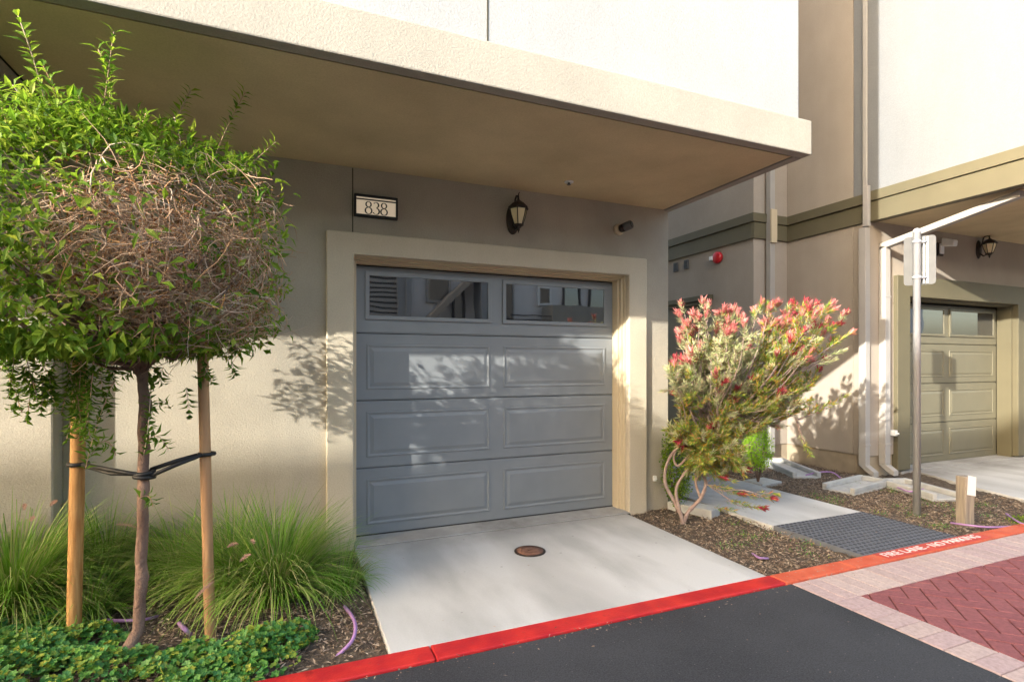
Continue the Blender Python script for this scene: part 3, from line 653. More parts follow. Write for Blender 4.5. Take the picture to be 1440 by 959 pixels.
# cleanout covers
def cover(x, y, r, lab, m):
    T = thing('drain_cover', (x, y, .0015), lab, 'drain cover', 'round covers in the garage aprons')
    k = MB(); k.lathe([(r, -.004), (r, .004), (r*.9, .005)], (0, 0, 0), 32); k.build('ring', M['dark_metal'] if m is M['rust'] else m, T)
    k = MB(); k.lathe([(r*.86, .0051), (r*.86, .0075), (r*.3, .008), (.012, .008)], (0, 0, 0), 32)
    for a in range(8):
        k.box(*(lambda c_, s_: (c_*r*.6-.006, c_*r*.6+.006, s_*r*.6-.006, s_*r*.6+.006))(math.cos(a*math.pi/4), math.sin(a*math.pi/4)), .0081, .0105)
    k.box(-.015, .015, -.006, .006, .0085, .014); k.build('lid', m, T)
cover(1.61, 3.545, .115, 'rusty brown round drain cover in the near concrete driveway', M['rust'])
cover(8.32, 3.42, .12, 'dark flat round drain cover in the neighbour\'s driveway', M['joint'])
# sign post
T = thing('sign_post', (5.345, 3.11, 0), 'round galvanised post with grey sign seen from behind, in the mulch bed', 'sign post')
k = MB(); k.lathe([(.030, -.1), (.030, 2.58), (.033, 2.582), (.033, 2.60), (.022, 2.62), (.006, 2.628)], (0, 0, 0), 24); k.build('pole', M['galvanised'], T)
dirn = Vector((.54, -.84, 0)).normalized(); nor = Vector((.84, .54, 0)).normalized(); ctr = dirn*.03+nor*.075
def plate(a0, a1, z0, z1, th, off, mbr=None, rr=.03):
    k = mbr or MB(); poly = []
    for cx_, cz_, s0 in ((a1-rr, z1-rr, 0), (a0+rr, z1-rr, 90), (a0+rr, z0+rr, 180), (a1-rr, z0+rr, 270)):
        for q in range(6): an = R(s0+q*18); poly.append((cx_+rr*math.cos(an), cz_+rr*math.sin(an)))
    n_ = len(poly); vs = [ctr+dirn*p[0]+nor*(off)+Vector((0, 0, p[1])) for p in poly]+[ctr+dirn*p[0]+nor*(off+th)+Vector((0, 0, p[1])) for p in poly]
    k.add(vs, [tuple(range(n_)), tuple(range(2*n_-1, n_-1, -1))]+[(i, i+n_, (i+1) % n_+n_, (i+1) % n_) for i in range(n_)]); return k
plate(-.125, .115, 2.11, 2.565, .004, 0).build('sign_plate', M['sign_back'], T)
k = MB()
for a in (.02, .045): plate(a, a+.012, 2.12, 2.55, .02, -.021, k, .003)
k.build('channel', M['white_plastic'], T)
for z in (2.17, 2.50):
    k = MB(); k.lathe([(.036, z-.012), (.036, z+.012)], (0, 0, 0), 20); k.tube([(0, 0, z), tuple(ctr+dirn*.05+Vector((0, 0, z))-nor*.02)], .009, 8)
    k.build('clamp', M['galvanised'], T)
# wooden stake with a paper tag
pb = on_ground(1357, 734); T = thing('marker_stake', (pb.x, pb.y, 0), 'short weathered wooden stake with white paper tag near the orange kerb', 'stake', rz=R(-16))
k = MB(); k.box(-.045, .045, -.045, .045, -.1, .40); k.build('post', M['old_wood'], T, .006)
k = MB(); k.add([(-.03, -.05, .25), (.05, -.05, .235), (.055, -.049, .40), (-.02, -.047, .415), (-.03, -.047, .25), (.05, -.047, .235), (.055, -.0465, .40), (-.02, -.0455, .415)],
      [(0, 1, 2, 3), (7, 6, 5, 4), (0, 4, 5, 1), (1, 5, 6, 2), (2, 6, 7, 3), (3, 7, 4, 0)]); k.build('paper_tag', M['white_plastic'], T)
# splash blocks
def splash(c4, lab):
    """c4: far-left, near/far corners on the ground: A-B is one long side, D-C the other"""
    P4 = [Vector(on_ground(px, py, .045)) for px, py in c4]; a = (P4[0]+P4[3])/2; b_ = (P4[1]+P4[2])/2
    L_ = (b_-a).length; rz = math.atan2(b_.y-a.y, b_.x-a.x); w_ = max(.22, min(.34, ((P4[0]-P4[3]).length+(P4[1]-P4[2]).length)/2))
    k = MB(); h = w_/2
    k.box(0, L_, -h, h, 0, .03); k.box(0, L_, -h, -h+.05, .0301, .085); k.box(0, L_, h-.05, h, .0301, .085); k.box(0, .05, -h+.0501, h-.0501, .0301, .085)
    o = k.build('splash_block', M['concrete_block'], None, .008); o.location = (a.x, a.y, -.035); o.rotation_euler = (0, 0, rz)
    tag(o, lab, 'splash block', 'concrete splash blocks under the downspouts'); return o
splash([(1091, 641), (1146, 658), (1123, 671), (1077, 647)], 'grey splash block farthest back, close to the bright green shrub')
splash([(1213, 667), (1165, 677), (1193, 690), (1248, 675)], 'grey splash block lying left of the sign post')
splash([(1262, 668), (1346, 692), (1322, 697), (1246, 677)], 'long grey splash block behind the sign post, beside the driveway')
# small slabs
k = MB(); k.box(-.17, .17, -.13, .13, -.05, .0); o = k.build('stepping_slab', M['concrete_block'], None, .006); o.location = (5.12, 4.65, .0); o.rotation_euler = (0, 0, R(4))
tag(o, 'flat square concrete slab beside the far part of the path', 'slab')
k = MB(); k.box(-.22, .22, -.09, .09, -.05, .05); o = k.build('concrete_kerb_block', M['concrete_block'], None, .01); p = on_ground(985, 722); o.location = (3.50, 3.98, 0); o.rotation_euler = (0, 0, R(-68))
tag(o, 'pale concrete block on the mulch behind the red-tipped bush trunk', 'block')
# purple irrigation tubes
def hose(pts, lab, r=.008):
    P_ = []
    for i in range(len(pts)-1):
        a = Vector(pts[max(i-1, 0)]); b_ = Vector(pts[i]); c_ = Vector(pts[i+1]); d_ = Vector(pts[min(i+2, len(pts)-1)])
        for j in range(8):
            t_ = j/8; P_.append(.5*((2*b_)+(-a+c_)*t_+(2*a-5*b_+4*c_-d_)*t_*t_+(-a+3*b_-3*c_+d_)*t_**3))
    P_.append(Vector(pts[-1])); k = MB(); k.tube(P_, r, 8)
    tag(k.build('irrigation_tube', M['purple'], None), lab, 'irrigation tube', 'purple irrigation tubes')
def gp(px, py, z=0): p_ = on_ground(px, py, z); return (p_.x, p_.y, z)
hose([gp(484, 852, -.02), gp(495, 866, .03), gp(500, 882, .035), gp(494, 902, .01), gp(472, 924, -.035)], 'purple tube curving out of the mulch left of the driveway', .009)
hose([gp(135, 868, -.02), gp(160, 872, .0), gp(200, 871, .01), gp(222, 866, -.02)], 'purple tube passing behind the small tree trunk')
hose([gp(252, 876, -.02), gp(260, 884, .02), gp(268, 892, -.02)], 'stub of purple tube near the right tree stake', .011)
hose([gp(1337, 735, -.01), gp(1360, 738, .01), gp(1390, 741, .01), gp(1424, 740, -.01)], 'purple tube at the foot of the tagged wooden stake')
hose([gp(1133, 668, .0), gp(1150, 664, .03), gp(1170, 664, .03), gp(1182, 672, -.02)], 'purple tube between the two left splash blocks')
hose([gp(1262, 685, .01), gp(1280, 691, .02), gp(1300, 687, -.01)], 'purple tube by the foot of the sign post')
hose([gp(1415, 722, .0), gp(1428, 731, .01), gp(1440, 737, .0), gp(1455, 740, -.02)], 'purple tube at the right edge behind the kerb')
hose([gp(1058, 778, -.03), gp(1068, 784, -.005), gp(1080, 785, -.03)], 'short bit of purple tube in mulch beside the near driveway')

# ================================================================== MULCH (uncountable chips)
def mulch(regs, per):
    P_ = []
    for (x0, x1, y0, y1) in regs:
        n_ = int((x1-x0)*(y1-y0)*per); P_.append(np.stack([nr.uniform(x0, x1, n_), nr.uniform(y0, y1, n_), nr.uniform(-.04, -.012, n_)], 1))
    P_ = np.concatenate(P_); n_ = len(P_); a = nr.rand(n_)*6.283; D_ = np.stack([np.cos(a), np.sin(a), nr.normal(0, .25, n_)], 1)
    U_ = np.stack([nr.normal(0, .4, n_), nr.normal(0, .4, n_), np.ones(n_)], 1)
    return leaf_mesh(P_, D_, U_, nr.uniform(.012, .045, n_), nr.uniform(.004, .012, n_), .2, .0)
V, Fc = mulch([(-2, .42, 2.56, 4.1), (2.85, 3.765, 2.56, 5.2), (4.91, 6.7, 2.56, 5.4), (6.7, 6.95, 2.56, 3.3)], 4200)
o = npmesh('mulch_chips', V, Fc, M['mulch']); tag(o, 'brown bark mulch and dry litter covering the planting beds', 'mulch', kind='stuff')

n_ = 520; P_ = np.stack([nr.uniform(-.6, 6.6, n_), np.where(nr.rand(n_) < .65, 2.40-np.abs(nr.normal(0, .05, n_)), nr.uniform(1.2, 4.1, n_)), np.full(n_, .006)], 1)
P_ = P_[~((P_[:, 0] < .43) & (P_[:, 1] > 2.42))]; n_ = len(P_)
a = nr.rand(n_)*6.283; D_ = np.stack([np.cos(a), np.sin(a), nr.uniform(0, .15, n_)], 1); U_ = np.tile([0, 0, 1.], (n_, 1))+nr.normal(0, .15, (n_, 3))
V, Fc = leaf_mesh(P_, D_, U_, nr.uniform(.006, .024, n_), nr.uniform(.002, .008, n_), .15, .0)
o = npmesh('leaf_litter', V, Fc, M['mulch']); tag(o, 'dry leaf crumbs scattered on the driveway, kerb edge and asphalt', 'litter', kind='stuff')
cs = [(nr.uniform(4.95, 6.6), nr.uniform(2.7, 4.3)) for _ in range(26)]+[(nr.uniform(2.95, 3.7), nr.uniform(2.65, 4.0)) for _ in range(9)]
P_ = np.concatenate([np.stack([nr.normal(x, .05, 45), nr.normal(y, .05, 45), nr.uniform(-.03, -.005, 45)], 1) for x, y in cs]); n_ = len(P_)
P_[:, 1] = np.maximum(P_[:, 1], 2.58); kp = ~((P_[:, 0] > 3.765) & (P_[:, 0] < 4.91)); P_ = P_[kp]; n_ = len(P_)
V, Fc = leaf_mesh(P_, nr.normal(0, 1, (n_, 3))+[0, 0, 1.2], nr.normal(size=(n_, 3)), nr.uniform(.01, .022, n_), nr.uniform(.004, .009, n_), .2, .1)
o = npmesh('weeds', V, Fc, M['leaf_cover']); tag(o, 'tiny green weeds and moss tufts in the mulch right of the driveway', 'weeds', kind='stuff')
# ================================================================== TREE on the left
TY = 3.05
def twp(px, py, y=TY):
    t_ = (px-CX)/F; return at(px, py, y/(CA-t_*SA))
T = thing('small_tree', (-.725, 3.05, 0), 'staked small tree with round crown, half green leaves and half dead brown twigs', 'tree')
def child_np(name, V, Fc, m, smooth=False):
    return npmesh(name, V-np.array(T.location), Fc, m, T, smooth)
tp = [(176, 925, 3.02), (182, 908, 3.03), (195, 885, 3.05), (197, 840, 3.05), (200, 812, 3.05), (198, 787, 3.05), (201, 745, 3.05), (200.6, 712, 3.05), (202, 682, 3.05), (201, 660, 3.05), (203, 630, 3.05), (200.6, 600, 3.05), (205, 570, 3.05), (201, 545, 3.05), (200, 520, 3.05), (195, 470, 3.04), (190, 420, 3.02)]
k = MB(); pts = [twp(*q) for q in tp]
rr = [.040, .036, .031, .029, .033, .028, .029, .027, .029, .027, .029, .026, .031, .027, .026, .024, .02]
pp = []; rp = []
for i in range(len(pts)-1):
    for j in range(4):
        s_ = j/4; pp.append(pts[i].lerp(pts[i+1], s_)-Vector(T.location)); rp.append(.86*(rr[i]*(1-s_)+rr[i+1]*s_)*rnd.uniform(.93, 1.08))
k.tube(pp, rp, 14); k.build('trunk', M['bark'], T)
CC = np.array([-.80, 3.03, 1.88]); CR = np.array([.74, .66, .56])
def lump(u): return 1+.12*np.sin(u[:, 0]*5+1)*np.cos(u[:, 2]*6)+.10*np.sin(u[:, 1]*7+u[:, 0]*4)
dd_ = np.array([.86, -.52, .08]); dd_ /= np.linalg.norm(dd_)
def deadness(u): return u @ dd_
def sample(n_, r0, r1):
    u = unit(nr.normal(size=(n_, 3))); r = nr.uniform(r0, r1, n_)
    p_ = CC+u*CR*(r*lump(u))[:, None]
    p_[:, 2] = np.maximum(p_[:, 2], CC[2]-.46+.06*nr.rand(n_)); return u, p_
# branches inside
k = MB(); top = np.array(pts[-3])
for i in range(60):
    u = unit(nr.normal(size=(1, 3)))[0]; u[2] = abs(u[2])*.9-.25; e = CC+u*CR*.92
    m1 = top*.55+e*.45+nr.normal(0, .06, 3); m1[2] -= .03; m0 = top*.85+e*.15+nr.normal(0, .02, 3)
    k.tube([Vector(q)-T.location for q in (top+nr.normal(0, .01, 3), m0, m1, e)], [.011, .009, .006, .003], 6)
k.build('branches', M['bark'], T)
# dead twigs
def twigs(n_, r0, r1, thr, lmin, lmax, rad, hug=.12):
    u, p_ = sample(n_*4, r0, r1); dn_ = deadness(u)+nr.normal(0, .13, len(u))
    keep = np.where((dn_ > thr) & (u[:, 2] < .66) & (nr.rand(len(u)) > np.maximum(.5*np.clip((u[:, 2]-.05)*3, 0, 1), .85*(u[:, 1] > .1))))[0][:n_]; u = u[keep]; p_ = p_[keep]; n_ = len(keep)
    d = nr.normal(size=(n_, 3)); d -= u*(d*u).sum(1, keepdims=True)*.75; d[:, 2] *= .6; d = unit(d)
    k_ = 5; paths = np.zeros((n_, k_, 3)); q = p_.copy(); L_ = nr.uniform(lmin, lmax, n_)[:, None]/(k_-1)
    bend = nr.normal(0, .35, (n_, 3))
    for i in range(k_):
        paths[:, i] = q; q = q+d*L_; d = unit(d+bend+nr.normal(0, .18, (n_, 3))-u*hug)
    R_ = np.linspace(1, .5, k_)[None]*rad*nr.uniform(.6, 1.4, (n_, 1))
    return paths, R_
P1, R1 = twigs(3100, .66, 1.0, .46, .06, .21, .0021); P2, R2 = twigs(420, .92, 1.03, .50, .12, .27, .0026, .3)
V1, F1 = ribbons(P1, R1); V2, F2 = ribbons(P2, R2)
child_np('dead_twigs', np.concatenate([V1, V2]), np.concatenate([F1, F2+len(V1)]), M['twig'], True)
P3, R3 = twigs(700, .3, .7, -.2, .1, .25, .003); V3, F3 = ribbons(P3, R3); child_np('inner_twigs', V3, F3, M['twig'], True)
# dead leaves
u, p_ = sample(9000, .65, 1.0); kp = (deadness(u) > .42) & (u[:, 2] < .68); u = u[kp][:1700]; p_ = p_[kp][:1700]; n_ = len(p_)
V, Fc = leaf_mesh(p_, nr.normal(size=(n_, 3)), u+nr.normal(0, .5, (n_, 3)), nr.uniform(.014, .034, n_), nr.uniform(.005, .012, n_), .5, .3); child_np('dead_leaves', V, Fc, M['deadleaf'])
# living leaves
def living(n_, r0, r1, thr, noise=.12):
    u, p_ = sample(n_*3, r0, r1); kp = np.where(((deadness(u)+nr.normal(0, noise, len(u)) < thr) | (u[:, 2] > .62)) & (nr.rand(len(u)) > .94*(u[:, 1] > .0)*np.clip(u[:, 2]*2+1.1, 0, 1)))[0][:n_]
    return u[kp], p_[kp]
u, p_ = living(9300, .84, 1.10, .46, .22); n_ = len(p_)
u2, p2 = sample(5200, .92, 1.07); kq = (nr.rand(len(u2)) < .09+.55*np.clip((u2 @ np.array([.92, -.38, 0])-.80)*6, 0, 1)); u2 = u2[kq]; p2 = p2[kq]; u = np.concatenate([u, u2]); p_ = np.concatenate([p_, p2]); n_ = len(p_)
D_ = u*.6+nr.normal(0, .6, (n_, 3)); D_[:, 2] -= .15
V, Fc = leaf_mesh(p_, D_, u+np.array([0, 0, .9])+nr.normal(0, .35, (n_, 3)), nr.uniform(.035, .078, n_), nr.uniform(.015, .028, n_), .22, .2)
child_np('leaves', V, Fc, M['leaf_green'])
# shoots standing out of the crown
def shoot_leaves(paths, step=.022, L=(.04, .075), W=(.014, .026)):
    P_, D2, U2 = [], [], []
    for q in paths:
        for i in range(len(q)-1):
            a, b_ = np.array(q[i]), np.array(q[i+1]); ln = np.linalg.norm(b_-a); ax_ = (b_-a)/ln
            for s_ in np.arange(0, ln, step):
                th = nr.rand()*6.28
                for w2 in (0, math.pi):
                    o_ = unit(np.cross(ax_, [[math.cos(th+w2), math.sin(th+w2), .1]]))[0]
                    P_.append(a+ax_*s_); D2.append(o_+ax_*.7); U2.append(ax_+nr.normal(0, .2, 3))
    n_ = len(P_); return leaf_mesh(np.array(P_), np.array(D2), np.array(U2), nr.uniform(*L, n_), nr.uniform(*W, n_), .2, .25)
def curve(a, b_, c_, n_=6): return [tuple(Vector(a).lerp(Vector(b_), i/n_).lerp(Vector(b_).lerp(Vector(c_), i/n_), i/n_)) for i in range(n_+1)]
shoots = []
for a, b_, c_ in (((72, 190, 2.3), (60, 110, 2.12), (25, 22, 2.02)), ((78, 200, 2.3), (95, 150, 2.12), (60, 92, 2.05)), ((140, 195, 2.3), (150, 120, 2.16), (160, 45, 2.12)), ((150, 190, 2.35), (165, 120, 2.2), (138, 70, 2.14)), ((60, 200, 2.3), (40, 150, 2.15), (18, 120, 2.1)), ((105, 205, 2.3), (120, 165, 2.15), (110, 135, 2.1)), ((10, 210, 2.2), (14, 180, 2.1), (2, 150, 2.05)),
                  ((225, 225, 2.6), (240, 180, 2.6), (268, 128, 2.6)), ((290, 260, 2.7), (305, 200, 2.7), (345, 130, 2.7)), ((300, 290, 2.7), (340, 240, 2.7), (388, 200, 2.7)), ((250, 240, 2.6), (262, 215, 2.6), (245, 165, 2.55)),
                  ((320, 300, 2.75), (350, 280, 2.75), (392, 305, 2.75)), ((0, 180, 2.3), (8, 150, 2.3), (-5, 110, 2.25)), ((30, 195, 2.4), (22, 160, 2.4), (40, 130, 2.35)), ((330, 390, 2.8), (370, 395, 2.8), (405, 410, 2.8)),
                  ((180, 215, 2.5), (195, 190, 2.5), (205, 160, 2.45)), ((110, 200, 2.4), (112, 170, 2.4), (100, 140, 2.35)), ((330, 340, 2.75), (360, 350, 2.75), (395, 345, 2.8)), ((340, 310, 2.75), (360, 300, 2.75), (378, 262, 2.75))):
    shoots.append(curve(at(*a), at(*b_), at(*c_)))
V, Fc = shoot_leaves(shoots); child_np('shoot_leaves', V, Fc, M['leaf_green'])
k = MB()
for s_ in shoots: k.tube([Vector(q)-T.location for q in s_], [.0035]*3+[.002]*4, 5)
k.build('shoots', M['twig'], T)
# hanging green sprays under the crown
hang = []
for i in range(46):
    px = rnd.uniform(5, 150) if i < 30 else rnd.uniform(120, 340); py = rnd.uniform(485, 535); d_ = rnd.uniform(2.3, 2.65) if i < 30 else rnd.uniform(2.5, 2.8)
    dx, dy = rnd.uniform(-25, 25), rnd.uniform(25, 75) if i < 30 else rnd.uniform(5, 28)
    if 85 < px < 140: dy += rnd.uniform(20, 60)
    hang.append(curve(at(px, py, d_), at(px+dx*.3, py+dy*.5, d_), at(px+dx, py+dy, d_)))
for a, b_, c_ in (((240, 575, 2.62), (225, 545, 2.62), (205, 600, 2.55)), ((262, 545, 2.6), (265, 570, 2.6), (268, 590, 2.6)), ((208, 620, 2.55), (220, 600, 2.55), (237, 632, 2.55)), ((202, 640, 2.5), (212, 590, 2.5), (212, 530, 2.55)), ((196, 700, 2.5), (212, 690, 2.5), (215, 712, 2.5)), ((120, 660, 2.5), (130, 610, 2.5), (150, 560, 2.5)), ((128, 640, 2.5), (150, 600, 2.5), (163, 640, 2.5))):
    hang.append(curve(at(*a), at(*b_), at(*c_)))
V, Fc = shoot_leaves(hang, .024, (.035, .07), (.016, .028)); child_np('hanging_leaves', V, Fc, M['leaf_vine'])
k = MB()
for s_ in hang: k.tube([Vector(q)-T.location for q in s_], .002, 4)
k.build('hanging_stems', M['twig'], T)
# violet blossoms
k = MB()
for px, py in ((30, 273), (8, 318)):
    c_ = at(px, py, 2.18)-T.location
    for j in range(5):
        a = j*1.257; e1 = Vector((math.cos(a), -.35, math.sin(a)))*.013; e2 = Vector((math.cos(a+.5), -.2, math.sin(a+.5)))*.016; e3 = Vector((math.cos(a+1), -.35, math.sin(a+1)))*.013
        k.add([c_, c_+e1, c_+e2, c_+e3], [(0, 1, 2, 3)])
k.build('blossoms', mat('violet', (.09, .01, .14), .6), T)
# stakes
def stake(pxb, pyb, pxt, pyt, y, r, m, lab):
    b_ = twp(pxb, pyb, y); b_.z = -.12; tpp = twp(pxt, pyt, y)
    o = MB(); n_ = 12; L_ = (tpp-b_)
    o.tube([Vector((0, 0, 0)).lerp(L_, i/n_) for i in range(n_+1)], [r*rnd.uniform(.97, 1.03) for _ in range(n_+1)], 16)
    ob = o.build('tree_stake', m, None, 0, tuple(b_)); tag(ob, lab, 'stake', 'round wooden stakes propping the small tree'); return b_, tpp
stake(103, 880, 113, 470, 3.30, .031, M['stake_orange'], 'thick orange-brown wooden stake left of the small tree trunk')
stake(296, 884, 284, 460, 3.12, .026, M['stake_wood'], 'thinner tan wooden stake right of the small tree trunk')
# ties
def strap(path, lab):
    k = MB()
    for q in path: 
        v_ = []
        for i, p in enumerate(q):
            pass
        k.tube(q, .011, 6)
    for i in range(len(k.v)): pass
    tag(k.build('tree_tie', M['black'], None), lab, 'tree tie', 'black rubber ties holding the small tree')
def loop(c_, r, tilt=0, n_=16): return [c_+Vector((r*math.cos(a*6.283/n_), r*math.sin(a*6.283/n_), tilt*math.cos(a*6.283/n_))) for a in range(n_+1)]
tl = twp(203, 665, TY); sl = twp(110, 652, 3.30); sr = twp(291, 638, 3.12)
strap([loop(sl, .038), [sl+Vector((.03, -.035, 0)), sl.lerp(tl, .5)+Vector((0, -.03, .0)), tl+Vector((-.02, -.03, .0))], [sl+Vector((.035, -.02, -.012)), sl.lerp(tl, .5)+Vector((0, 0, -.025)), tl+Vector((-.01, .03, -.01))], loop(tl, .038, .004)], 'black rubber tie from the orange stake to the trunk')
strap([loop(sr, .033), [sr+Vector((-.02, -.03, 0)), sr.lerp(tl, .5)+Vector((0, -.03, -.005)), tl+Vector((.03, -.025, -.012))], [sr+Vector((-.02, .02, .0)), sr.lerp(tl, .5)+Vector((0, .0, .012)), tl+Vector((.02, .03, .01))], loop(tl+Vector((0, 0, -.016)), .04, -.004)], 'black rubber tie from the tan stake to the trunk')

# ================================================================== GRASSES
def grass(x, y, n_, Lm, spread, lab, plumes=0, lean=(0, 0), seed=1, wd=.0056):
    rs = np.random.RandomState(seed)
    G = thing('ornamental_grass', (x, y, -.03), lab, 'grass clump', 'fountain grass clumps along the wall')
    a = rs.rand(n_)*6.283; r = rs.rand(n_)**.6*.10
    P_ = np.stack([r*np.cos(a), r*np.sin(a), np.zeros(n_)], 1)
    D_ = np.stack([np.cos(a)+rs.normal(0, .35, n_)+lean[0], np.sin(a)+rs.normal(0, .35, n_)+lean[1], np.zeros(n_)], 1)
    V, Fc, _ = blades(P_, rs.uniform(.02, spread, n_), D_, rs.uniform(.55, 1.1, n_)*Lm, rs.uniform(.6, 1.1, n_)*wd*.7, 8, rs.uniform(.35, 1.9, n_)*(.55+spread*.7))
    npmesh('blades', V, Fc, M['leaf_grass'], G)
    if plumes:
        a = rs.rand(plumes)*6.283; P_ = np.stack([.05*np.cos(a), .05*np.sin(a), a*0], 1); D_ = np.stack([.8*np.cos(a)+lean[0]-.45, np.sin(a)-.2+lean[1], a*0], 1)
        V, Fc, pts_ = blades(P_, rs.uniform(.1, .6, plumes), D_, rs.uniform(.9, 1.15, plumes)*Lm, np.full(plumes, .0015), 8, rs.uniform(.5, 1.1, plumes)); npmesh('stalks', V, Fc, M['leaf_grass'], G)
        for q in range(plumes):
            e = pts_[q, -1]; d0 = unit((pts_[q, -1]-pts_[q, -2])[None])[0]; nb = 700; s_ = rs.rand(nb); Lp = rs.uniform(.11, .17)
            c_ = e+d0*(s_*Lp)[:, None]; c_[:, 2] -= .03*s_**2; rd = unit(rs.normal(size=(nb, 3))); hl = (.011*np.sin(np.pi*(s_*.85+.1))+.003)*rs.uniform(.5, 1.3, nb)
            V, Fc = leaf_mesh(c_, rd+d0*.9, rs.normal(size=(nb, 3)), hl, np.full(nb, .0010), 0, 0); npmesh('plume', V, Fc, M['plume'], G)
    return G
def gx(px, py): p_ = on_ground(px, py, -.03); return p_.x, p_.y
grass(*gx(388, 845), 1900, .70, .70, 'big arching green grass clump beside the garage surround', 3, (.0, -.1), 3)
grass(*gx(325, 835), 1200, .66, .75, 'green grass clump behind the tan stake', 2, (-.25, -.1), 4)
grass(*gx(250, 815), 800, .60, .7, 'thinner grass clump between the trunk and the wall', 1, (-.3, 0), 5)
grass(*gx(150, 815), 900, .66, .5, 'upright sparse grass clump behind the orange stake', 6, (0, .0), 6)
grass(*gx(20, 870), 2400, .74, .75, 'bright grass clump with pink plumes at the left edge', 16, (.1, -.1), 7)
grass(*gx(-120, 870), 1500, .72, .7, 'grass clump with pink plumes, furthest left', 12, (.45, -.1), 8)
grass(*gx(478, 830), 320, .34, .8, 'straw-tinted short grass tuft at the mulch edge by the driveway', 0, (.0, -.2), 9)
grass(*gx(125, 868), 450, .42, .9, 'short grass tuft at the foot of the orange stake', 0, (0, -.3), 10)

# ================================================================== GROUND COVER (round lobed leaves)
def cover_patch(name, regs, dens, lab, seed):
    rs = np.random.RandomState(seed); VV, FF, off = [], [], 0; st = []
    for (cx_, cy_, rx, ry, hh_) in regs:
        n_ = int(dens*rx*ry*3.14); r = np.sqrt(rs.rand(n_)); a = rs.rand(n_)*6.283
        X = cx_+rx*r*np.cos(a); Y = cy_+ry*r*np.sin(a); kp = (Y > 2.50-.06*rs.rand(n_)) & (X < .40) & (np.sin(X*11+seed)*np.cos(Y*13)+.5*np.sin(X*27)*np.sin(Y*31+1)+rs.normal(0, .25, n_) > -.55); X, Y, r = X[kp], Y[kp], r[kp]; n_ = len(X)
        Z = -.02+(hh_*(1-r**2*.8))*(.45+.55*rs.rand(n_))+.02*np.sin(X*19)*np.cos(Y*23)
        for i in range(n_):
            R0 = rs.uniform(.010, .021); nrm = unit((np.array([0, -.25, 1])+rs.normal(0, .38, 3))[None])[0]; e1 = unit(np.cross(nrm, rs.normal(size=3))[None])[0]; e2 = np.cross(nrm, e1)
            ts = np.linspace(0, 6.283, 13)[:-1]; rad = R0*(.86+.14*np.cos(ts*6)); rad[0] *= .35
            c_ = np.array([X[i], Y[i], Z[i]])
            VV.append(np.concatenate([[c_-nrm*R0*.3], c_+np.outer(rad*np.cos(ts), e1)+np.outer(rad*np.sin(ts), e2)]))
            f = np.array([[0, j+1, (j+1) % 12+1] for j in range(12)])+off; FF.append(f); off += 13
    o = npmesh(name, np.concatenate(VV), np.concatenate(FF), M['leaf_cover'], smooth=False); tag(o, lab, 'ground cover', kind='stuff')
def el(px, py, rx, ry, h_): x, y = gx(px, py); return (x, y, rx, ry, h_)
cover_patch('ground_cover', [el(350, 925, .26, .17, .13), el(270, 945, .26, .16, .12), el(400, 905, .16, .13, .10), el(320, 955, .30, .14, .10)], 5200, 'low round-leaved ground cover between the trunk and the red kerb', 21)
cover_patch('ground_cover', [el(60, 925, .34, .24, .12), el(130, 955, .26, .2, .12), el(0, 960, .34, .25, .14), el(40, 900, .3, .2, .12), el(-90, 950, .3, .3, .13)], 4600, 'low round-leaved ground cover in the lower left corner', 22)

# ================================================================== RED-TIPPED BUSH
BX = on_ground(962, 736, -.03)
T = thing('flowering_bush', (BX.x, BX.y, -.03), 'wide bush with red-tipped narrow leaves and twisted bare stems beside the garage', 'bush')
def z7(x, y, d_): return at(880+x/2.664, 400+y/2.664, d_)-T.location
def smooth_path(pts, n_=5):
    out = []
    for i in range(len(pts)-1):
        a = pts[max(i-1, 0)]; b_ = pts[i]; c_ = pts[i+1]; d_ = pts[min(i+2, len(pts)-1)]
        for j in range(n_):
            t_ = j/n_; out.append(.5*((2*b_)+(c_-a)*t_+(2*a-5*b_+4*c_-d_)*t_*t_+(3*b_-a-3*c_+d_)*t_**3))
    return out+[pts[-1]]
k = MB()
def stem(pts, r0, r1):
    q = smooth_path([Vector(p) for p in pts]); n_ = len(q); k.tube(q, [.85*(r0+(r1-r0)*i/(n_-1))*rnd.uniform(.9, 1.1) for i in range(n_)], 9)
d0 = BX.x*SA+BX.y*CA
stem([z7(215, 905, d0), z7(205, 860, d0), z7(175, 800, d0+.03), z7(148, 745, d0+.05), z7(152, 680, d0+.05), z7(185, 620, d0), z7(250, 590, d0-.05), z7(310, 570, d0-.1)], .022, .010)
stem([z7(215, 890, d0), z7(195, 820, d0-.02), z7(190, 760, d0-.03), z7(225, 700, d0-.05), z7(265, 665, d0-.05), z7(240, 640, d0-.02), z7(195, 680, d0), z7(180, 640, d0), z7(215, 590, d0), z7(300, 540, d0)], .017, .008)
stem([z7(215, 895, d0), z7(235, 850, d0), z7(280, 800, d0-.03), z7(300, 745, d0-.05), z7(288, 700, d0-.05), z7(320, 650, d0-.05), z7(360, 560, d0-.05)], .021, .012)
stem([z7(280, 800, d0-.03), z7(262, 730, d0-.02), z7(310, 680, d0-.1), z7(330, 600, d0-.1), z7(300, 480, d0-.1)], .014, .009)
stem([z7(300, 745, d0-.05), z7(360, 770, d0-.15), z7(440, 770, d0-.25), z7(540, 800, d0-.3)], .007, .003)
stem([z7(300, 745, d0-.05), z7(380, 800, d0-.15), z7(430, 830, d0-.2), z7(490, 835, d0-.25)], .006, .003)
hubs = [np.array(z7(310, 570, d0-.1)), np.array(z7(300, 540, d0)), np.array(z7(360, 560, d0-.05)), np.array(z7(300, 480, d0-.1))]
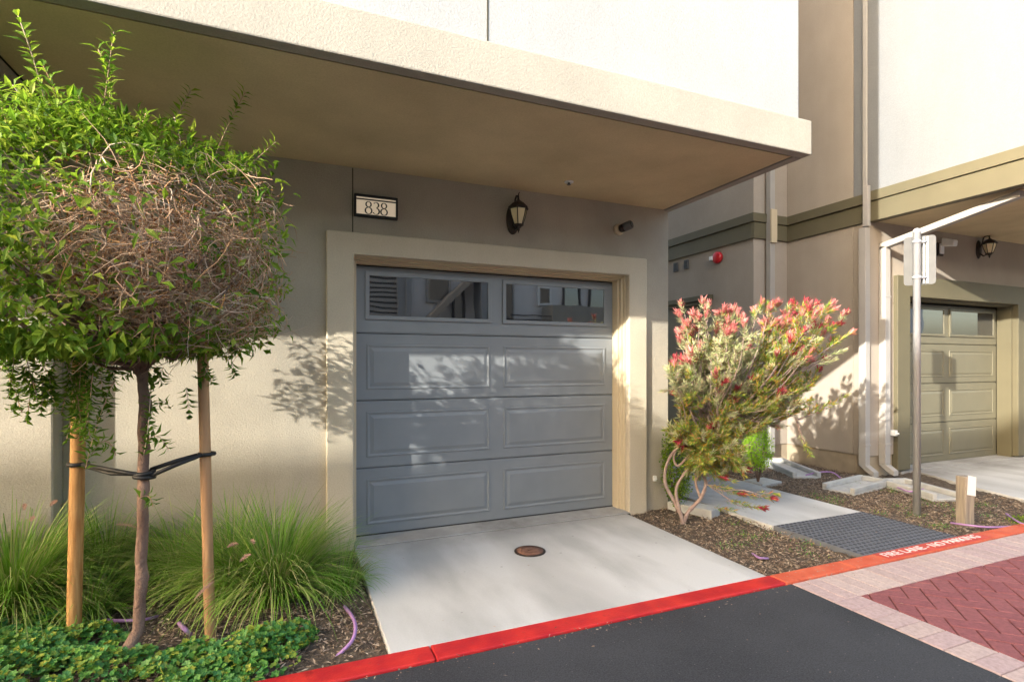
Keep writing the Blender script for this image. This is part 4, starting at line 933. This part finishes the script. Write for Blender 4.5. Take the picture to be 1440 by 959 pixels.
# crown envelope: for a photo row the crown spans these columns
rows = [(425, 945, 1150), (445, 940, 1195), (470, 940, 1198), (500, 938, 1165), (530, 940, 1150), (560, 945, 1135), (590, 945, 1120), (605, 945, 1060), (630, 950, 1042), (665, 968, 1030)]
def span(py):
    for i in range(len(rows)-1):
        if rows[i][0] <= py <= rows[i+1][0]:
            s_ = (py-rows[i][0])/(rows[i+1][0]-rows[i][0]); return rows[i][1]*(1-s_)+rows[i+1][1]*s_, rows[i][2]*(1-s_)+rows[i+1][2]*s_
    return rows[-1][1:]
rs = np.random.RandomState(5); tips = []
for i in range(190):
    py = rs.uniform(438, 660); a, b_ = span(py); px = rs.uniform(a+6, b_-4); dpt = rs.uniform(-.42, .40)*(1-.45*(py-430)/220)
    tips.append(np.array(at(px, py, 4.62+dpt+.10*(px-1050)/100)-T.location))
shs = []
for e in tips:
    h = hubs[rs.randint(4)]; m_ = h*.45+e*.55+rs.normal(0, .05, 3); m_[2] -= .05
    q = [Vector(h), Vector(h*.75+m_*.25+rs.normal(0, .02, 3)), Vector(m_), Vector(m_*.5+e*.5+rs.normal(0, .02, 3)), Vector(e)]
    k.tube(smooth_path(q, 3), list(np.linspace(.0075, .0022, 13)), 5)
    for j in range(8):
        s_ = rs.uniform(.5, 1.0); b0 = m_*(1-(s_-.5)*2)+e*((s_-.5)*2) if s_ > .5 else h
        dr = unit((e-h)[None])[0]*.6+rs.normal(0, .5, 3)+np.array([0, 0, .55]); dr = unit(dr[None])[0]; L_ = rs.uniform(.07, .16)
        shs.append((b0, dr, L_)); k.tube([Vector(b0), Vector(b0+dr*L_)], [.0028, .002], 4)
    dr = unit((e-h)[None])[0]+np.array([0, 0, .5])+rs.normal(0, .2, 3); shs.append((e, unit(dr[None])[0], .09))
# low arching side sprays
low = []
for (x, y, d_) in ((540, 800, -.3), (560, 785, -.3), (500, 835, -.28), (420, 780, -.22), (470, 790, -.25), (445, 820, -.25), (400, 845, -.2), (380, 760, -.2), (440, 690, -.2), (350, 720, -.2), (400, 735, -.2)):
    e = np.array(z7(x, y, d0+d_)); s0 = np.array(z7(x-70, y-10, d0+d_+.06)); low.append((s0, unit((e-s0)[None])[0], np.linalg.norm(e-s0)+.02)); k.tube([Vector(s0), Vector(e)], .003, 4)
e0 = at(1120, 590, 4.6)-T.location
for (px, py) in ((1190, 556), (1165, 566), (1148, 572), (1135, 580), (1196, 468), (1188, 492), (1175, 505), (1140, 640), (1128, 620)):
    e = at(px, py, 4.65)-T.location; m_ = e0.lerp(e, .5)+Vector((0, 0, -.03)) if py > 540 else (at(1120, 520, 4.6)-T.location).lerp(e, .5)
    s1 = e0 if py > 540 else at(1110, 530, 4.6)-T.location
    k.tube([s1, m_, e], [.005, .004, .002], 5); dr = np.array((e-m_).normalized()); shs.append((np.array(m_), dr, (e-m_).length))
k.build('branches', M['bark_pink'], T)
acc = {'green': [], 'pale': [], 'red': [], 'deep': []}
def dress(b0, dr, L_, red, pale):
    n_ = int(22+L_*190); s_ = rs.rand(n_)**.8; th = rs.rand(n_)*6.283
    a1 = unit(np.cross(dr, [[.3, .2, .9]]))[0]; a2 = np.cross(dr, a1)
    o_ = np.outer(np.cos(th), a1)+np.outer(np.sin(th), a2); base = b0+np.outer(s_*L_, dr)
    D_ = o_*(1.15-.3*s_)[:, None]+dr*(.45+.5*s_)[:, None]+rs.normal(0, .22, (n_, 3)); L2 = rs.uniform(.03, .062, n_)
    acc['pale' if pale else 'green'].append((base, D_, o_*0+dr, L2, rs.uniform(.006, .0105, n_)))
    if red:
        n2 = 26; th = rs.rand(n2)*6.283; o_ = np.outer(np.cos(th), a1)+np.outer(np.sin(th), a2); base = b0+dr*L_+np.outer(rs.uniform(-.035, .012, n2), dr)
        D_ = o_*rs.uniform(.35, 1.25, n2)[:, None]+dr
        acc['deep' if red == 2 else 'red'].append((base, D_, np.tile(dr, (n2, 1)), rs.uniform(.04, .075, n2), rs.uniform(.011, .018, n2)))
loc = np.array(T.location)
for (b0, dr, L_) in shs:
    e = b0+dr*L_+loc; dpt = e[0]*SA+e[1]*CA; px = CX+F*(e[0]*CA-e[1]*SA)/dpt; py = HZ-F*(e[2]-HC)/dpt
    topd = py-(438+max(0, 1060-px)*.05)
    pr = .9 if topd < 30 else (.45 if (topd < 70 and (px > 1100 or px < 985)) else (.08 if px > 1070 else .03))
    red = 0
    if rs.rand() < pr: red = 1 if px < 1110 and topd < 60 else (2 if rs.rand() < .6 else 1)
    dress(b0, dr, L_, red, rs.rand() < (.85 if topd < 110 and px < 1060 else .28))  # upper-left shoots mostly pale: their sunlit look is put into the leaf colour
for i, (b0, dr, L_) in enumerate(low): dress(b0, dr, L_, 2 if i in (0, 2, 3, 8, 9) else 0, False)
for kk, mm, nm in (('green', 'cone_green', 'foliage'), ('pale', 'cone_pale', 'pale_foliage'), ('red', 'cone_red', 'red_bracts'), ('deep', 'cone_deep', 'crimson_bracts')):
    A5 = [np.concatenate([q[i] for q in acc[kk]]) for i in range(5)]
    V, Fc = leaf_mesh(*A5, .15, -.12); npmesh(nm, V, Fc, M[mm], T)
# clipped green shrubs behind the bush
def shrub(px, py, d_, rx, rz_, n_, lab, m):
    c_ = at(px, py, d_); G = thing('small_shrub', (c_.x, c_.y, -.03), lab, 'shrub')
    u = unit(nr.normal(size=(n_, 3))); p_ = u*np.array([rx, rx, rz_])*nr.uniform(.6, 1.03, n_)[:, None]; p_[:, 2] += c_.z+.03; kp = p_[:, 2] > .02; p_ = p_[kp]; u = u[kp]; n_ = len(p_)
    V, Fc = leaf_mesh(p_, u*.5+nr.normal(0, .6, (n_, 3)), u+np.array([0, 0, .6]), nr.uniform(.015, .03, n_), nr.uniform(.010, .018, n_), .2, .2); npmesh('foliage', V, Fc, m, G)
    k = MB()
    for i in range(7):
        a = i*.9; k.tube([(0, 0, 0), (.04*math.cos(a), .04*math.sin(a), c_.z*.5), (rx*.6*math.cos(a), rx*.6*math.sin(a), c_.z+.03)], [.008, .006, .003], 5)
    k.build('stems', M['bark'], G)
shrub(1066, 628, 6.2, .17, .28, 2600, 'small bright lime-green shrub behind the red-tipped bush', M['hedge'])
shrub(952, 652, 5.0, .15, .40, 3200, 'dark green shrub against the end of the garage wall', M['leaf_green'])
shrub(1452, 735, 4.6, .16, .05, 500, 'low green weed at the right edge of the bed', M['leaf_green'])
